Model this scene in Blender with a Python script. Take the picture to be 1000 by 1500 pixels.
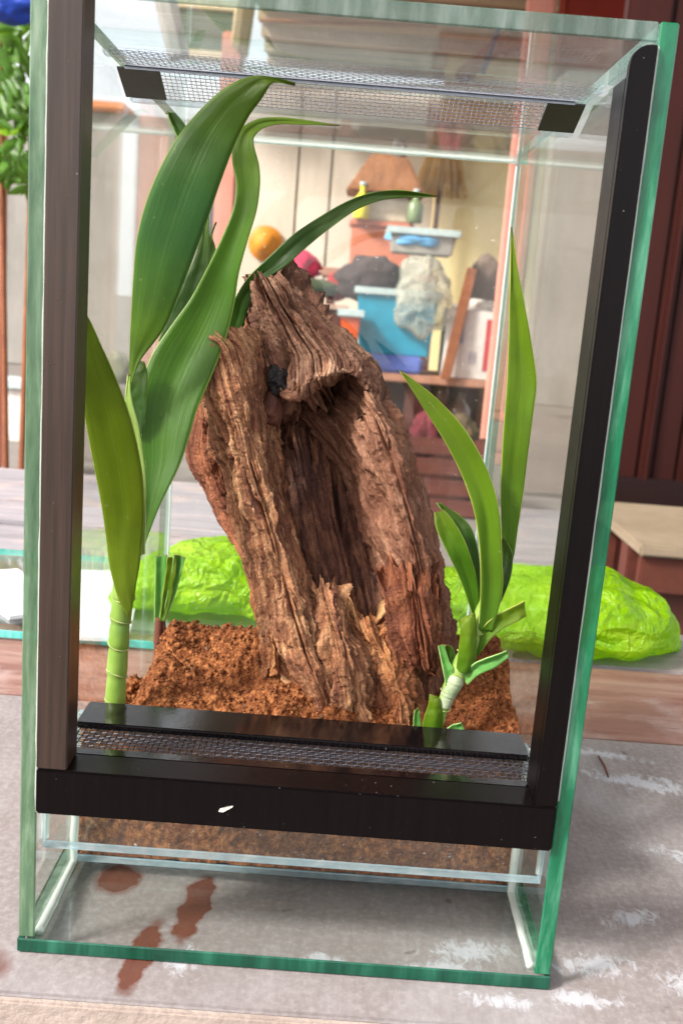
import bpy, bmesh, math, random
import numpy as np
from mathutils import Vector
random.seed(7)
RNG = np.random.default_rng(11)
scene = bpy.context.scene
for o in list(bpy.data.objects): bpy.data.objects.remove(o)
COL = scene.collection

# ------------------------------------------------------------------ camera
FPX = 1453.25                                   # focal length in pixels of a 1000 x 1500 frame
CAM = np.array([0.10487, -0.33054, 0.24676])
PITCH, YAW, ROLL = -0.205474, 0.009396, 0.0790949
_f = np.array([math.sin(YAW)*math.cos(PITCH), math.cos(YAW)*math.cos(PITCH), math.sin(PITCH)])
_r = np.array([math.cos(YAW), -math.sin(YAW), 0.0]); _u = np.cross(_r, _f)
AR = math.cos(ROLL)*_r + math.sin(ROLL)*_u
AU = -math.sin(ROLL)*_r + math.cos(ROLL)*_u
AF = _f
def ray(px, py): return AF + AR*((px-500)/FPX) + AU*((750-py)/FPX)
def at(px, py, Y):                              # the point at depth plane Y seen at that place of the photograph
    d = ray(px, py); return CAM + d*((Y-CAM[1])/d[1])
def atz(px, py, Z):
    d = ray(px, py); return CAM + d*((Z-CAM[2])/d[2])
cam_data = bpy.data.cameras.new('camera'); cam = bpy.data.objects.new('camera', cam_data); COL.objects.link(cam)
from mathutils import Matrix
cam.matrix_world = Matrix(((AR[0], AU[0], -AF[0], CAM[0]), (AR[1], AU[1], -AF[1], CAM[1]), (AR[2], AU[2], -AF[2], CAM[2]), (0, 0, 0, 1)))
cam_data.sensor_fit = 'VERTICAL'; cam_data.sensor_height = 24.0; cam_data.lens = 24.0*FPX/1500
cam_data.clip_start = 0.02; cam_data.clip_end = 400
cam_data.dof.use_dof = True; cam_data.dof.focus_distance = 0.40; cam_data.dof.aperture_fstop = 14.0
scene.camera = cam

# ------------------------------------------------------------------ sky, sun, exposure
SUN_EL, SUN_AZ = math.radians(38), math.radians(240)      # azimuth clockwise from +Y: behind the camera, to its left
world = bpy.data.worlds.new('World'); scene.world = world; world.use_nodes = True
wn = world.node_tree.nodes; wl = world.node_tree.links
sky = wn.new('ShaderNodeTexSky'); sky.sky_type = 'NISHITA'; sky.sun_disc = False
sky.sun_elevation = SUN_EL; sky.sun_rotation = SUN_AZ; sky.air_density = 0.7; sky.dust_density = 10.0; sky.ozone_density = 0.6
bg = wn['Background']; bg.inputs['Strength'].default_value = 0.145
haze = wn.new('ShaderNodeMix'); haze.data_type = 'RGBA'; haze.inputs[0].default_value = .5      # thin white cloud all over the sky
haze.inputs[7].default_value = (12.0, 12.0, 12.4, 1)
wl.new(sky.outputs['Color'], haze.inputs[6]); wl.new(haze.outputs[2], bg.inputs['Color'])
sun_data = bpy.data.lights.new('sun', 'SUN'); sun_data.energy = 4.3; sun_data.angle = math.radians(10); sun_data.color = (1.0, 0.96, 0.9)
sun = bpy.data.objects.new('sun', sun_data); COL.objects.link(sun)
sdir = Vector((math.sin(SUN_AZ)*math.cos(SUN_EL), math.cos(SUN_AZ)*math.cos(SUN_EL), math.sin(SUN_EL)))
sun.rotation_euler = sdir.to_track_quat('Z', 'Y').to_euler(); sun.location = (-2, -2, 3)
scene.view_settings.view_transform = 'Standard'; scene.view_settings.look = 'None'
scene.view_settings.exposure = 0.75; scene.view_settings.gamma = 1.0; scene.view_settings.use_curve_mapping = False
scene.cycles.transparent_max_bounces = 40; scene.cycles.max_bounces = 14; scene.cycles.glossy_bounces = 6
scene.cycles.transmission_bounces = 8; scene.cycles.diffuse_bounces = 4
scene.cycles.caustics_reflective = False; scene.cycles.caustics_refractive = False
scene.cycles.sample_clamp_indirect = 6.0
scene.cycles.use_denoising = True

# ------------------------------------------------------------------ small helpers
def lin(c):
    return tuple(((v/255)/12.92 if v/255 <= .04045 else ((v/255+.055)/1.055)**2.4) for v in c)
def rgba(c): return (*lin(c), 1.0)

class NT:
    """a small node-tree builder"""
    def __init__(s, name):
        s.m = bpy.data.materials.new(name); s.m.use_nodes = True
        s.t = s.m.node_tree; s.t.nodes.clear()
        s.out = s.n('ShaderNodeOutputMaterial')
    def n(s, kind, **kw):
        q = s.t.nodes.new(kind)
        for k, v in kw.items():
            if hasattr(q, k): setattr(q, k, v)
            else: q.inputs[k.replace('_', ' ')].default_value = v
        return q
    def l(s, a, b): s.t.links.new(a, b)
    def coord(s, kind='Object', scale=(1, 1, 1), rot=(0, 0, 0), loc=(0, 0, 0)):
        c = s.n('ShaderNodeTexCoord'); m = s.n('ShaderNodeMapping')
        m.inputs['Scale'].default_value = scale; m.inputs['Rotation'].default_value = rot; m.inputs['Location'].default_value = loc
        s.l(c.outputs[kind], m.inputs['Vector']); return m.outputs['Vector']
    def noise(s, vec, scale, detail=4, rough=.55, dist=0):
        q = s.n('ShaderNodeTexNoise'); q.inputs['Scale'].default_value = scale; q.inputs['Detail'].default_value = detail
        q.inputs['Roughness'].default_value = rough; q.inputs['Distortion'].default_value = dist
        s.l(vec, q.inputs['Vector']); return q.outputs['Fac']
    def ramp(s, fac, stops):
        q = s.n('ShaderNodeValToRGB'); e = q.color_ramp.elements
        while len(e) < len(stops): e.new(.5)
        for el, (p, c) in zip(e, stops): el.position = p; el.color = c if len(c) == 4 else rgba(c)
        s.l(fac, q.inputs['Fac']); return q.outputs['Color']
    def gray(s, fac, a, b, va=0.0, vb=1.0):
        return s.ramp(fac, [(a, (va, va, va, 1)), (b, (vb, vb, vb, 1))])
    def mix(s, fac, a, b, mode='MIX'):
        q = s.n('ShaderNodeMix', data_type='RGBA', blend_type=mode)
        for i, v in ((0, fac), (6, a), (7, b)):
            if hasattr(v, 'is_linked'): s.l(v, q.inputs[i])
            else: q.inputs[i].default_value = v
        return q.outputs[2]
    def math(s, op, a, b=0.0):
        q = s.n('ShaderNodeMath', operation=op)
        for i, v in ((0, a), (1, b)):
            if hasattr(v, 'is_linked'): s.l(v, q.inputs[i])
            else: q.inputs[i].default_value = v
        return q.outputs[0]
    def bump(s, h, strength=.4, dist=.001):
        q = s.n('ShaderNodeBump'); q.inputs['Strength'].default_value = strength; q.inputs['Distance'].default_value = dist
        s.l(h, q.inputs['Height']); return q.outputs['Normal']
    def princ(s, color, rough=.6, normal=None, **kw):
        q = s.n('ShaderNodeBsdfPrincipled')
        for i, v in (('Base Color', color), ('Roughness', rough)):
            if hasattr(v, 'is_linked'): s.l(v, q.inputs[i])
            else: q.inputs[i].default_value = v
        for k, v in kw.items(): q.inputs[k.replace('_', ' ')].default_value = v
        if normal is not None: s.l(normal, q.inputs['Normal'])
        return q.outputs[0]
    def shmix(s, fac, a, b):
        q = s.n('ShaderNodeMixShader')
        if hasattr(fac, 'is_linked'): s.l(fac, q.inputs[0])
        else: q.inputs[0].default_value = fac
        s.l(a, q.inputs[1]); s.l(b, q.inputs[2]); return q.outputs[0]
    def done(s, sh): s.l(sh, s.out.inputs['Surface']); return s.m

def simple(name, c1, c2=None, scale=6, rough=.7, bump=.25, bdist=.004, stretch=(1, 1, 1), spec=.4, coat=0.0, metal=0.0):
    t = NT(name); v = t.coord('Object', stretch)
    c2 = c2 or tuple(int(x*.8) for x in c1)
    n1 = t.noise(v, scale, 6, .6); n2 = t.noise(v, scale*9, 4, .6)
    col = t.mix(t.gray(n1, .3, .7), rgba(c1), rgba(c2))
    col = t.mix(t.math('MULTIPLY', t.gray(n2, .35, .75), .35), col, rgba(tuple(int(x*.72) for x in c2)))
    return t.done(t.princ(col, rough, t.bump(t.math('ADD', n1, n2), bump, bdist), Specular_IOR_Level=spec, Coat_Weight=coat, Metallic=metal))

# ------------------------------------------------------------------ meshes
def link(name, me, mat=None, parent=None):
    o = bpy.data.objects.new(name, me); COL.objects.link(o)
    if mat:
        me.materials.append(mat)
    if parent: o.parent = parent
    return o
def mesh_obj(name, verts, faces, mat=None, parent=None, smooth=True, uvs=None):
    me = bpy.data.meshes.new(name)
    verts = np.asarray(verts, np.float32)
    me.from_pydata([tuple(v) for v in verts] if len(verts) < 5000 else verts.tolist(), [], faces if isinstance(faces, list) else faces.tolist())
    if uvs is not None:
        uv = me.uv_layers.new(name='UVMap'); li = np.zeros(len(me.loops), np.int32); me.loops.foreach_get('vertex_index', li)
        uv.data.foreach_set('uv', np.asarray(uvs, np.float32)[li].ravel())
    if smooth: me.polygons.foreach_set('use_smooth', [True]*len(me.polygons))
    me.update(); return link(name, me, mat, parent)
def bm_obj(name, bm, mat=None, parent=None, smooth=False):
    me = bpy.data.meshes.new(name); bm.normal_update(); bm.to_mesh(me); bm.free()
    if smooth: me.polygons.foreach_set('use_smooth', [True]*len(me.polygons))
    return link(name, me, mat, parent)
def box(name, x0, x1, y0, y1, z0, z1, mat=None, parent=None, bevel=0.0, seg=2, jitter=0.0):
    bm = bmesh.new(); bmesh.ops.create_cube(bm, size=1)
    for v in bm.verts:
        v.co = Vector(((x0+x1)/2+v.co.x*(x1-x0), (y0+y1)/2+v.co.y*(y1-y0), (z0+z1)/2+v.co.z*(z1-z0)))
        if jitter: v.co += Vector((random.uniform(-1, 1), random.uniform(-1, 1), random.uniform(-1, 1)))*jitter
    if bevel: bmesh.ops.bevel(bm, geom=bm.edges[:], offset=bevel, segments=seg, affect='EDGES', clamp_overlap=True)
    o = bm_obj(name, bm, mat, parent)
    return o
def empty(name, loc=(0, 0, 0)):
    o = bpy.data.objects.new(name, None); COL.objects.link(o); o.empty_display_size = .02; o.location = loc; return o
def tag(o, label, cat=None, group=None, kind=None):
    if label: o['label'] = label
    if cat: o['category'] = cat
    if group: o['group'] = group
    if kind: o['kind'] = kind
    return o
def adopt(root, *parts):
    for p in parts:
        p.parent = root; p.matrix_parent_inverse = Matrix.Translation(root.location).inverted()

def under(part, *subs):                                 # sub-parts: their part already sits at the world origin
    for q in subs:
        q.parent = part; q.matrix_parent_inverse = Matrix.Identity(4)

# value noise in numpy
def _hash(ix, iy, iz, seed):
    h = (ix.astype(np.int64)*374761393 + iy.astype(np.int64)*668265263 + iz.astype(np.int64)*2147483647 + seed*974711) & 0xffffffff
    h = ((h ^ (h >> 13))*1274126177) & 0xffffffff; h = (h ^ (h >> 16)) & 0xffffffff
    return h/4294967295.0
def vnoise(p, seed=0):
    p = np.asarray(p, float); i = np.floor(p).astype(np.int64); f = p-i; f = f*f*f*(f*(f*6-15)+10)
    r = 0
    for dx in (0, 1):
        for dy in (0, 1):
            for dz in (0, 1):
                w = (f[..., 0] if dx else 1-f[..., 0])*(f[..., 1] if dy else 1-f[..., 1])*(f[..., 2] if dz else 1-f[..., 2])
                r = r + w*_hash(i[..., 0]+dx, i[..., 1]+dy, i[..., 2]+dz, seed)
    return r
def fbm(p, oct=4, seed=0, gain=.5):
    a, s, t = 1.0, 0.0, 0.0
    for k in range(oct):
        s = s + a*vnoise(np.asarray(p)*2**k, seed+k*17); t += a; a *= gain
    return s/t
def catmull(P, n, closed=False):
    P = np.asarray(P, float); m = len(P)
    t = np.linspace(0, m if closed else m-1, n, endpoint=not closed)
    i = np.floor(t).astype(int)
    if not closed: i = np.minimum(i, m-2)
    f = (t-i).reshape((-1,)+(1,)*(P.ndim-1))
    def g(k):
        if closed: return P[k % m]
        lo = np.clip(k, 0, m-1); return P[lo]
    p0, p1, p2, p3 = g(i-1), g(i), g(i+1), g(i+2)
    return .5*((2*p1)+(-p0+p2)*f+(2*p0-5*p1+4*p2-p3)*f**2+(-p0+3*p1-3*p2+p3)*f**3)
def grid_normals(G, closed_u):
    if closed_u: du = np.roll(G, -1, 1)-np.roll(G, 1, 1)
    else: du = np.gradient(G, axis=1)
    dv = np.gradient(G, axis=0); n = np.cross(du, dv)
    return n/(np.linalg.norm(n, axis=2, keepdims=True)+1e-12)
def grid_faces(nv, nu, closed):
    i = np.arange(nv-1)[:, None]; j = np.arange(nu if closed else nu-1)[None, :]; j2 = (j+1) % nu
    return np.stack([i*nu+j, i*nu+j2, (i+1)*nu+j2, (i+1)*nu+j], -1).reshape(-1, 4)
def tube(path, radii, n=10, closed_ends=True, uv=False):
    path = np.asarray(path, float); radii = np.asarray(radii, float); m = len(path)
    T = np.gradient(path, axis=0); T /= np.linalg.norm(T, axis=1, keepdims=True)+1e-12
    up = np.array([0.31, -0.9, .2]); V = []
    for i in range(m):
        a = np.cross(T[i], up); a /= np.linalg.norm(a); b = np.cross(T[i], a)
        for k in range(n):
            an = 2*math.pi*k/n; V.append(path[i]+radii[i]*(math.cos(an)*a+math.sin(an)*b))
    F = grid_faces(m, n, True).tolist()
    if closed_ends:
        F.append(list(range(n))[::-1]); F.append([(m-1)*n+k for k in range(n)])
    return V, F
# ------------------------------------------------------------------ materials of the setting
GROUND_Z = -0.45
def m_table():
    t = NT('weathered_plywood'); v = t.coord('Object'); w = t.coord('Object', (60, 7, 60), (0, 0, .12))
    n1 = t.noise(v, 9, 6, .6); n2 = t.noise(w, 6, 5, .65); n3 = t.noise(v, 330, 5, .65); n4 = t.noise(v, 38, 6, .7, .6)
    col = t.ramp(n1, [(.28, (108, 99, 98)), (.5, (130, 123, 123)), (.72, (146, 143, 146))])
    col = t.mix(t.math('MULTIPLY', t.gray(n2, .35, .75), .32), col, rgba((94, 84, 84)))
    col = t.mix(t.math('MULTIPLY', t.gray(n3, .45, .8), .5), col, rgba((168, 164, 164)))
    col = t.mix(t.math('MULTIPLY', t.gray(n4, .48, .66), .3), col, rgba((98, 88, 84)))
    # worn patches of old white paint and brown wet stains, each with its own outline
    wob = t.n('ShaderNodeTexNoise'); wob.inputs['Scale'].default_value = 130; wob.inputs['Detail'].default_value = 5
    t.l(v, wob.inputs['Vector'])
    sub = t.n('ShaderNodeVectorMath', operation='SUBTRACT'); sub.inputs[1].default_value = (.5, .5, .5); t.l(wob.outputs['Color'], sub.inputs[0])
    scl = t.n('ShaderNodeVectorMath', operation='SCALE'); scl.inputs['Scale'].default_value = .0085; t.l(sub.outputs[0], scl.inputs[0])
    add = t.n('ShaderNodeVectorMath', operation='ADD'); t.l(v, add.inputs[0]); t.l(scl.outputs[0], add.inputs[1])
    def blob(cx, cy, rx, ry, rot=0.0, soft=.12):
        # rotate about the centre: mapping of type TEXTURE
        mp = t.n('ShaderNodeMapping'); mp.vector_type = 'TEXTURE'
        mp.inputs['Location'].default_value = (cx, cy, 0); mp.inputs['Rotation'].default_value = (0, 0, rot); mp.inputs['Scale'].default_value = (rx, ry, 1000)
        t.l(add.outputs[0], mp.inputs['Vector'])
        ln = t.n('ShaderNodeVectorMath', operation='LENGTH'); t.l(mp.outputs[0], ln.inputs[0])
        return t.gray(ln.outputs['Value'], 1-soft, 1.0, 1.0, 0.0)
    def union(bl):
        r = bl[0]
        for b in bl[1:]: r = t.math('MAXIMUM', r, b)
        return r
    white = union([blob(.172, .020, .026, .010, .12, 1.0), blob(.160, .008, .024, .007, .1, 1.0), blob(.222, .017, .028, .011, .1, 1.0), blob(.180, -.008, .020, .007, 0, 1.0),
                   blob(.214, -.004, .022, .008, .1, 1.0), blob(.115, .006, .02, .008, 0, 1.0), blob(.062, .002, .012, .012, 0, 1.0), blob(.262, .012, .03, .012, .2, 1.0),
                   blob(.245, .05, .02, .01, .3, 1.0), blob(.30, .10, .05, .012, -.3, 1.0), blob(.29, .18, .06, .014, -.2, 1.0), blob(.27, .215, .05, .008, -.2, 1.0)])
    n6 = t.noise(t.coord('Object', (1, .55, 1), (0, 0, .2)), 240, 7, .72, .8)
    wmask = t.math('MULTIPLY', t.gray(t.math('ADD', t.math('MULTIPLY', white, .34), n6), .62, .76), t.gray(white, .0, .2))
    col = t.mix(t.math('MULTIPLY', wmask, .42), col, rgba((196, 203, 213)))
    brown = union([blob(.0610, .036, .0068, .026, -.10, .2), blob(.0455, .003, .0060, .025, -.12, .25), blob(.026, .052, .011, .014, 0, .35), blob(.0025, .055, .006, .01, 0, .6),
                   blob(-.006, -.008, .008, .012, .3, .8)])
    col = t.mix(t.math('MULTIPLY', brown, .9), col, t.mix(n2, rgba((74, 38, 27)), rgba((104, 58, 42))))
    spots = t.math('MULTIPLY', t.gray(t.noise(v, 85, 2, .4), .73, .77), .7)
    col = t.mix(spots, col, rgba((84, 74, 70)))
    return t.done(t.princ(col, t.mix(brown, t.gray(n2, .2, .8, .45, .7), (.22, .22, .22, 1)), t.bump(t.math('ADD', t.math('MULTIPLY', n2, .7), n3), .2, .0005), Specular_IOR_Level=.45))
def m_plank(name, a, b, c, ax='x'):
    t = NT(name); sc = (5, 70, 70) if ax == 'x' else (70, 5, 70)
    v = t.coord('Object', sc); g = t.coord('Object')
    n1 = t.noise(v, 1.0, 7, .65); n2 = t.noise(g, 14, 5, .6); n3 = t.noise(v, 4, 4, .7)
    col = t.ramp(n1, [(.3, a), (.5, b), (.68, c)])
    col = t.mix(t.math('MULTIPLY', t.gray(n2, .5, .62), .5), col, rgba((168, 150, 144)))
    col = t.mix(t.math('MULTIPLY', t.gray(n3, .56, .68), .6), col, rgba((70, 38, 32)))
    return t.done(t.princ(col, .6, t.bump(t.math('ADD', n1, n3), .5, .001)))
M_TABLE = m_table()
M_PLANKR = m_plank('reddish_plank', (104, 66, 58), (132, 96, 86), (150, 122, 112))
M_PLANKG = m_plank('bluish_grey_plank', (118, 112, 116), (138, 134, 140), (160, 150, 152))
M_APRON = m_plank('red_brown_apron', (130, 60, 42), (160, 84, 60), (176, 110, 84))
M_EDGE = simple('cut_board_edge', (172, 158, 150), (146, 132, 124), 30, .7)
M_CONC = simple('pale_ground', (124, 117, 111), (102, 96, 92), .8, .9, .3, .01)
def m_wall(name, a, b, stain):
    t = NT(name); v = t.coord('Object'); d = t.coord('Object', (1.4, 1.4, .35))
    n1 = t.noise(v, .9, 7, .65); n2 = t.noise(d, 2.2, 6, .7); n3 = t.noise(v, 26, 4, .6)
    col = t.mix(t.gray(n1, .3, .7), rgba(a), rgba(b)); col = t.mix(t.math('MULTIPLY', t.gray(n2, .45, .7), .6), col, rgba(stain))
    return t.done(t.princ(col, .9, t.bump(n3, .3, .01), Specular_IOR_Level=.2))
M_WALLG = m_wall('grey_render', (156, 153, 147), (136, 134, 129), (108, 106, 102))
M_WALLC = m_wall('cream_render', (240, 222, 170), (232, 208, 152), (212, 186, 132))
M_WALLW = m_wall('white_panel', (214, 202, 188), (200, 186, 170), (178, 162, 146))
M_PINK = m_wall('salmon_paint', (204, 142, 126), (190, 126, 110), (168, 106, 92))
M_RED = m_wall('brick_red_paint', (132, 46, 34), (118, 42, 32), (100, 40, 32))

# ------------------------------------------------------------------ the setting: ground and table
gr = mesh_obj('ground', [(-60, -12, GROUND_Z), (60, -12, GROUND_Z), (60, 90, GROUND_Z), (-60, 90, GROUND_Z)], [[0, 1, 2, 3]], M_CONC, None, False)
tag(gr, 'pale sunlit concrete ground behind the table', kind='structure')

table = empty('work_table', (.1, .1, GROUND_Z))
tag(table, 'low wooden work table of weathered grey board and reddish planks under the glass tank', 'table')
TB = -0.026
parts = [box('board', -.5, .62, TB+.0035, .2355, -.018, 0, M_TABLE, None, .0012),
         box('edge_strip', -.5, .62, TB, TB+.0032, -.0175, -.0006, M_EDGE, None, .0008),
         box('apron', -.5, .62, TB+.004, TB+.022, -.09, -.0185, M_APRON, None, .001),
         box('plank', -.5, .60, .237, .3685, -.02, -.0015, M_PLANKR, None, .0025)]
ys = [.371, .47, .575, .685, .79, .90, 1.0]
for k in range(6):
    parts.append(box('plank', -.9, .60 if k == 0 else .17+.03*(k % 2), ys[k]+.0015, ys[k+1]-.0015, -.02, -.002-.0015*(k % 3), M_PLANKG if k != 1 else M_PLANKR, None, .0025))
for lx, ly in ((-.45, .02), (.55, .02), (-.45, .33), (.55, .40), (-.8, .95), (.1, .95)):
    parts.append(box('leg', lx-.03, lx+.03, ly-.03, ly+.03, GROUND_Z, -.021 if ly > .1 else -.0915, M_APRON, None, .003))
for k, (a, b) in enumerate(((.37, .40), (.5, .53), (.93, .96))):
    parts.append(box('bearer', -.85 if k else -.46, .16 if k else .56, a, b, -.07, -.0212, M_APRON, None, .002))
adopt(table, *parts)

# ------------------------------------------------------------------ glass
def m_glass(name, tint=(.965, .985, .975), dust=.0, rough=.0):
    t = NT(name)
    lw = t.n('ShaderNodeLayerWeight'); lw.inputs['Blend'].default_value = .5
    p5 = t.math('POWER', lw.outputs['Facing'], 5.0); fr = t.math('ADD', t.math('MULTIPLY', p5, .9), .028)
    tr = t.n('ShaderNodeBsdfTransparent'); tr.inputs[0].default_value = (*tint, 1)
    gl = t.n('ShaderNodeBsdfGlossy'); gl.inputs['Roughness'].default_value = rough; gl.inputs[0].default_value = (1, 1, 1, 1)
    base = tr.outputs[0]
    if dust:
        v = t.coord('Object'); n1 = t.noise(v, 22, 6, .65); n2 = t.noise(v, 420, 2, .5)
        f = t.math('ADD', t.math('MULTIPLY', t.gray(n1, .35, .75), dust), t.math('MULTIPLY', t.gray(n2, .72, .76), .35))
        df = t.n('ShaderNodeBsdfDiffuse'); df.inputs[0].default_value = (.8, .78, .74, 1)
        base = t.shmix(f, base, df.outputs[0])
    return t.done(t.shmix(fr, base, gl.outputs[0]))
def m_edge(name, dark, mid, light, scale=60, clear=.15):
    t = NT(name); v = t.coord('Object', (2, 2, .3)); n1 = t.noise(v, scale, 5, .6, .25); n2 = t.noise(t.coord('Object', (1, 1, .08)), scale*.5, 3, .5)
    col = t.ramp(n1, [(.28, dark), (.5, mid), (.76, light)])
    col = t.mix(t.math('MULTIPLY', t.gray(n2, .45, .62), .5), col, rgba(dark))
    pr = t.princ(col, .12, t.bump(n1, .5, .0008), Specular_IOR_Level=.6, Coat_Weight=.5, Coat_Roughness=.03)
    tl = t.n('ShaderNodeBsdfTranslucent'); t.l(col, tl.inputs[0])
    tr = t.n('ShaderNodeBsdfTransparent'); tr.inputs[0].default_value = (*lin(light), 1)
    return t.done(t.shmix(clear, t.shmix(.35, pr, tl.outputs[0]), tr.outputs[0]))
M_GLASS = m_glass('clear_glass'); M_GLASSD = m_glass('dusty_glass', dust=.025); M_GLASSS = m_glass('smudged_glass', dust=.004)
M_EDGE_G = m_edge('polished_green_edge', (4, 74, 52), (28, 132, 92), (130, 206, 172))
M_EDGE_L = m_edge('ground_green_edge', (58, 92, 68), (100, 132, 102), (160, 184, 160), 90)  # edge greens differ by pane: right brighter, left greyer, bottom darker
M_EDGE_D = m_edge('dark_green_edge', (6, 60, 46), (14, 92, 70), (60, 138, 112))
M_EDGE_P = m_edge('pale_blue_edge', (156, 190, 204), (190, 216, 226), (228, 240, 246), 70, .45)
M_EDGE_C = m_edge('cyan_edge', (40, 170, 170), (90, 220, 214), (190, 250, 244), 30)
M_EDGE_X = m_edge('clear_pale_edge', (150, 176, 172), (186, 206, 204), (226, 236, 236), 80, .8)
M_EDGE_R = m_edge('roof_green_edge', (84, 116, 104), (124, 152, 142), (190, 208, 204), 80, .5)
def pane(name, x0, x1, y0, y1, z0, z1, face_mat, edge_mat, parent=None, front=None):
    """a cut pane: two clear faces across its thinnest direction, ground edges all round"""
    d = [x1-x0, y1-y0, z1-z0]; ax = d.index(min(d))
    bm = bmesh.new(); bmesh.ops.create_cube(bm, size=1)
    for q in bm.verts: q.co = Vector(((x0+x1)/2+q.co.x*d[0], (y0+y1)/2+q.co.y*d[1], (z0+z1)/2+q.co.z*d[2]))
    bmesh.ops.bevel(bm, geom=bm.edges[:], offset=min(d)*.09, segments=1, affect='EDGES')
    bm.normal_update()
    for f in bm.faces:
        f.material_index = 0 if abs(f.normal[ax]) > .95 else (2 if front and f.normal.y < -.3 else 1)
    o = bm_obj(name, bm, face_mat, parent); o.data.materials.append(edge_mat)
    if front: o.data.materials.append(front)
    return o

W, D, H = .2, .2626, .3395; G = .006
tank = empty('glass_tank', (.1, .13, 0))
tag(tank, 'tall clear glass terrarium tank with green cut edges and black door tracks', 'terrarium')
pane_l = pane('side_pane', 0, G, 0, D, G+.0003, H, M_GLASS, M_EDGE_L)
pane_r = pane('side_pane', W-G, W, 0, D, G+.0003, H, M_GLASS, M_EDGE_G)
pane_b = pane('bottom_pane', -.0004, W+.0004, -.0006, D+.0004, .0004, G, M_GLASS, M_EDGE_D)
pane_k = pane('back_pane', G+.0002, W-G-.0002, D-G, D, G+.0004, H-G-.0004, M_GLASSD, M_EDGE_P)
roof_f = pane('roof_pane', G+.0002, W-G-.0002, .0003, .0625, H-G, H, M_GLASS, M_EDGE_X, front=M_EDGE_R)
roof_b = pane('roof_pane', G+.0002, W-G-.0002, .1085, D, H-G, H, M_GLASS, M_EDGE_X)
dam = pane('dam_pane', G+.0002, W-G-.0002, .0525, .0575, G+.0003, .0735, M_GLASSS, M_EDGE_P)
strip = pane('front_strip_pane', G+.0012, W-G-.0012, .0035, .0085, .0415, .0735, M_GLASSS, M_EDGE_P)
adopt(tank, pane_l, pane_r, pane_b, pane_k, roof_f, roof_b, dam, strip)

def m_black(name, base, rough, scratch=.15, spec=.6):
    t = NT(name); v = t.coord('Object', (40, 40, 1.2)); u = t.coord('Object')
    n1 = t.noise(v, 12, 5, .6); n2 = t.noise(u, 60, 5, .7); n3 = t.noise(u, 900, 2, .5)
    col = t.mix(t.math('MULTIPLY', t.gray(n1, .4, .7), .5), rgba(base), rgba(tuple(int(c*1.7) for c in base)))
    col = t.mix(t.math('MULTIPLY', t.gray(n3, .74, .78), .5), col, rgba((150, 140, 130)))
    rr = t.math('ADD', t.math('MULTIPLY', n2, scratch), rough-.05)
    return t.done(t.princ(col, rr, t.bump(n1, .12, .0004), Specular_IOR_Level=spec))
M_BLACK = m_black('black_plastic', (12, 9, 10), .10, .08); M_TRACK = m_black('brown_black_aluminium', (9, 6, 7), .26, .2, .13); M_TRACKL = m_black('world_reflection_brown_aluminium', (44, 34, 29), .28, .15, .45)  # left track's lighter brown is reflected daylight put into its base colour
M_PAD = m_black('black_tape', (22, 20, 22), .35)
def extrude(name, prof, y0, y1, mat, bevel=.0004):
    """a profile in the X-Z plane drawn out along Y"""
    bm = bmesh.new(); a = [bm.verts.new((x, y0, z)) for x, z in prof]; b = [bm.verts.new((x, y1, z)) for x, z in prof]
    n = len(prof); bm.faces.new(a); bm.faces.new(b[::-1])
    for k in range(n): bm.faces.new((a[k], b[k], b[(k+1) % n], a[(k+1) % n]))
    bmesh.ops.recalc_face_normals(bm, faces=bm.faces[:])
    bmesh.ops.bevel(bm, geom=[e for e in bm.edges], offset=bevel, segments=2, affect='EDGES', clamp_overlap=True)
    return bm_obj(name, bm, mat)
ZV = .0762
# upright door tracks: a U channel each, open to the middle
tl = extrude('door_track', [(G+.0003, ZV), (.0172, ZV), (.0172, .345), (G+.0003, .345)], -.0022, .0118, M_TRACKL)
arc = [(.1936-.0079+.006*(1-math.cos(a)), .3262+.006*math.sin(a)) for a in np.linspace(0, math.pi/2, 6)]
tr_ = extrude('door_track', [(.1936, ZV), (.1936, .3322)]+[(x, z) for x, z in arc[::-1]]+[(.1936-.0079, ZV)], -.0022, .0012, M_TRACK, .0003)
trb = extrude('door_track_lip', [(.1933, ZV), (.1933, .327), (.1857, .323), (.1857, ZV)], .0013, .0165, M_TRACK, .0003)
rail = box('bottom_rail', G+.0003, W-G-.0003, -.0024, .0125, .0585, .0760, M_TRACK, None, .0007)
lip = box('rail_lip', G+.0005, W-G-.0005, .0127, .0185, .0736, .0757, M_BLACK, None, .0005)
back_strip = box('vent_back_strip', G+.0035, W-G-.003, .0385, .0600, .0738, .0764, M_BLACK, None, .0007)
adopt(tank, tl, tr_, rail, back_strip)
under(tr_, trb)

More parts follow.
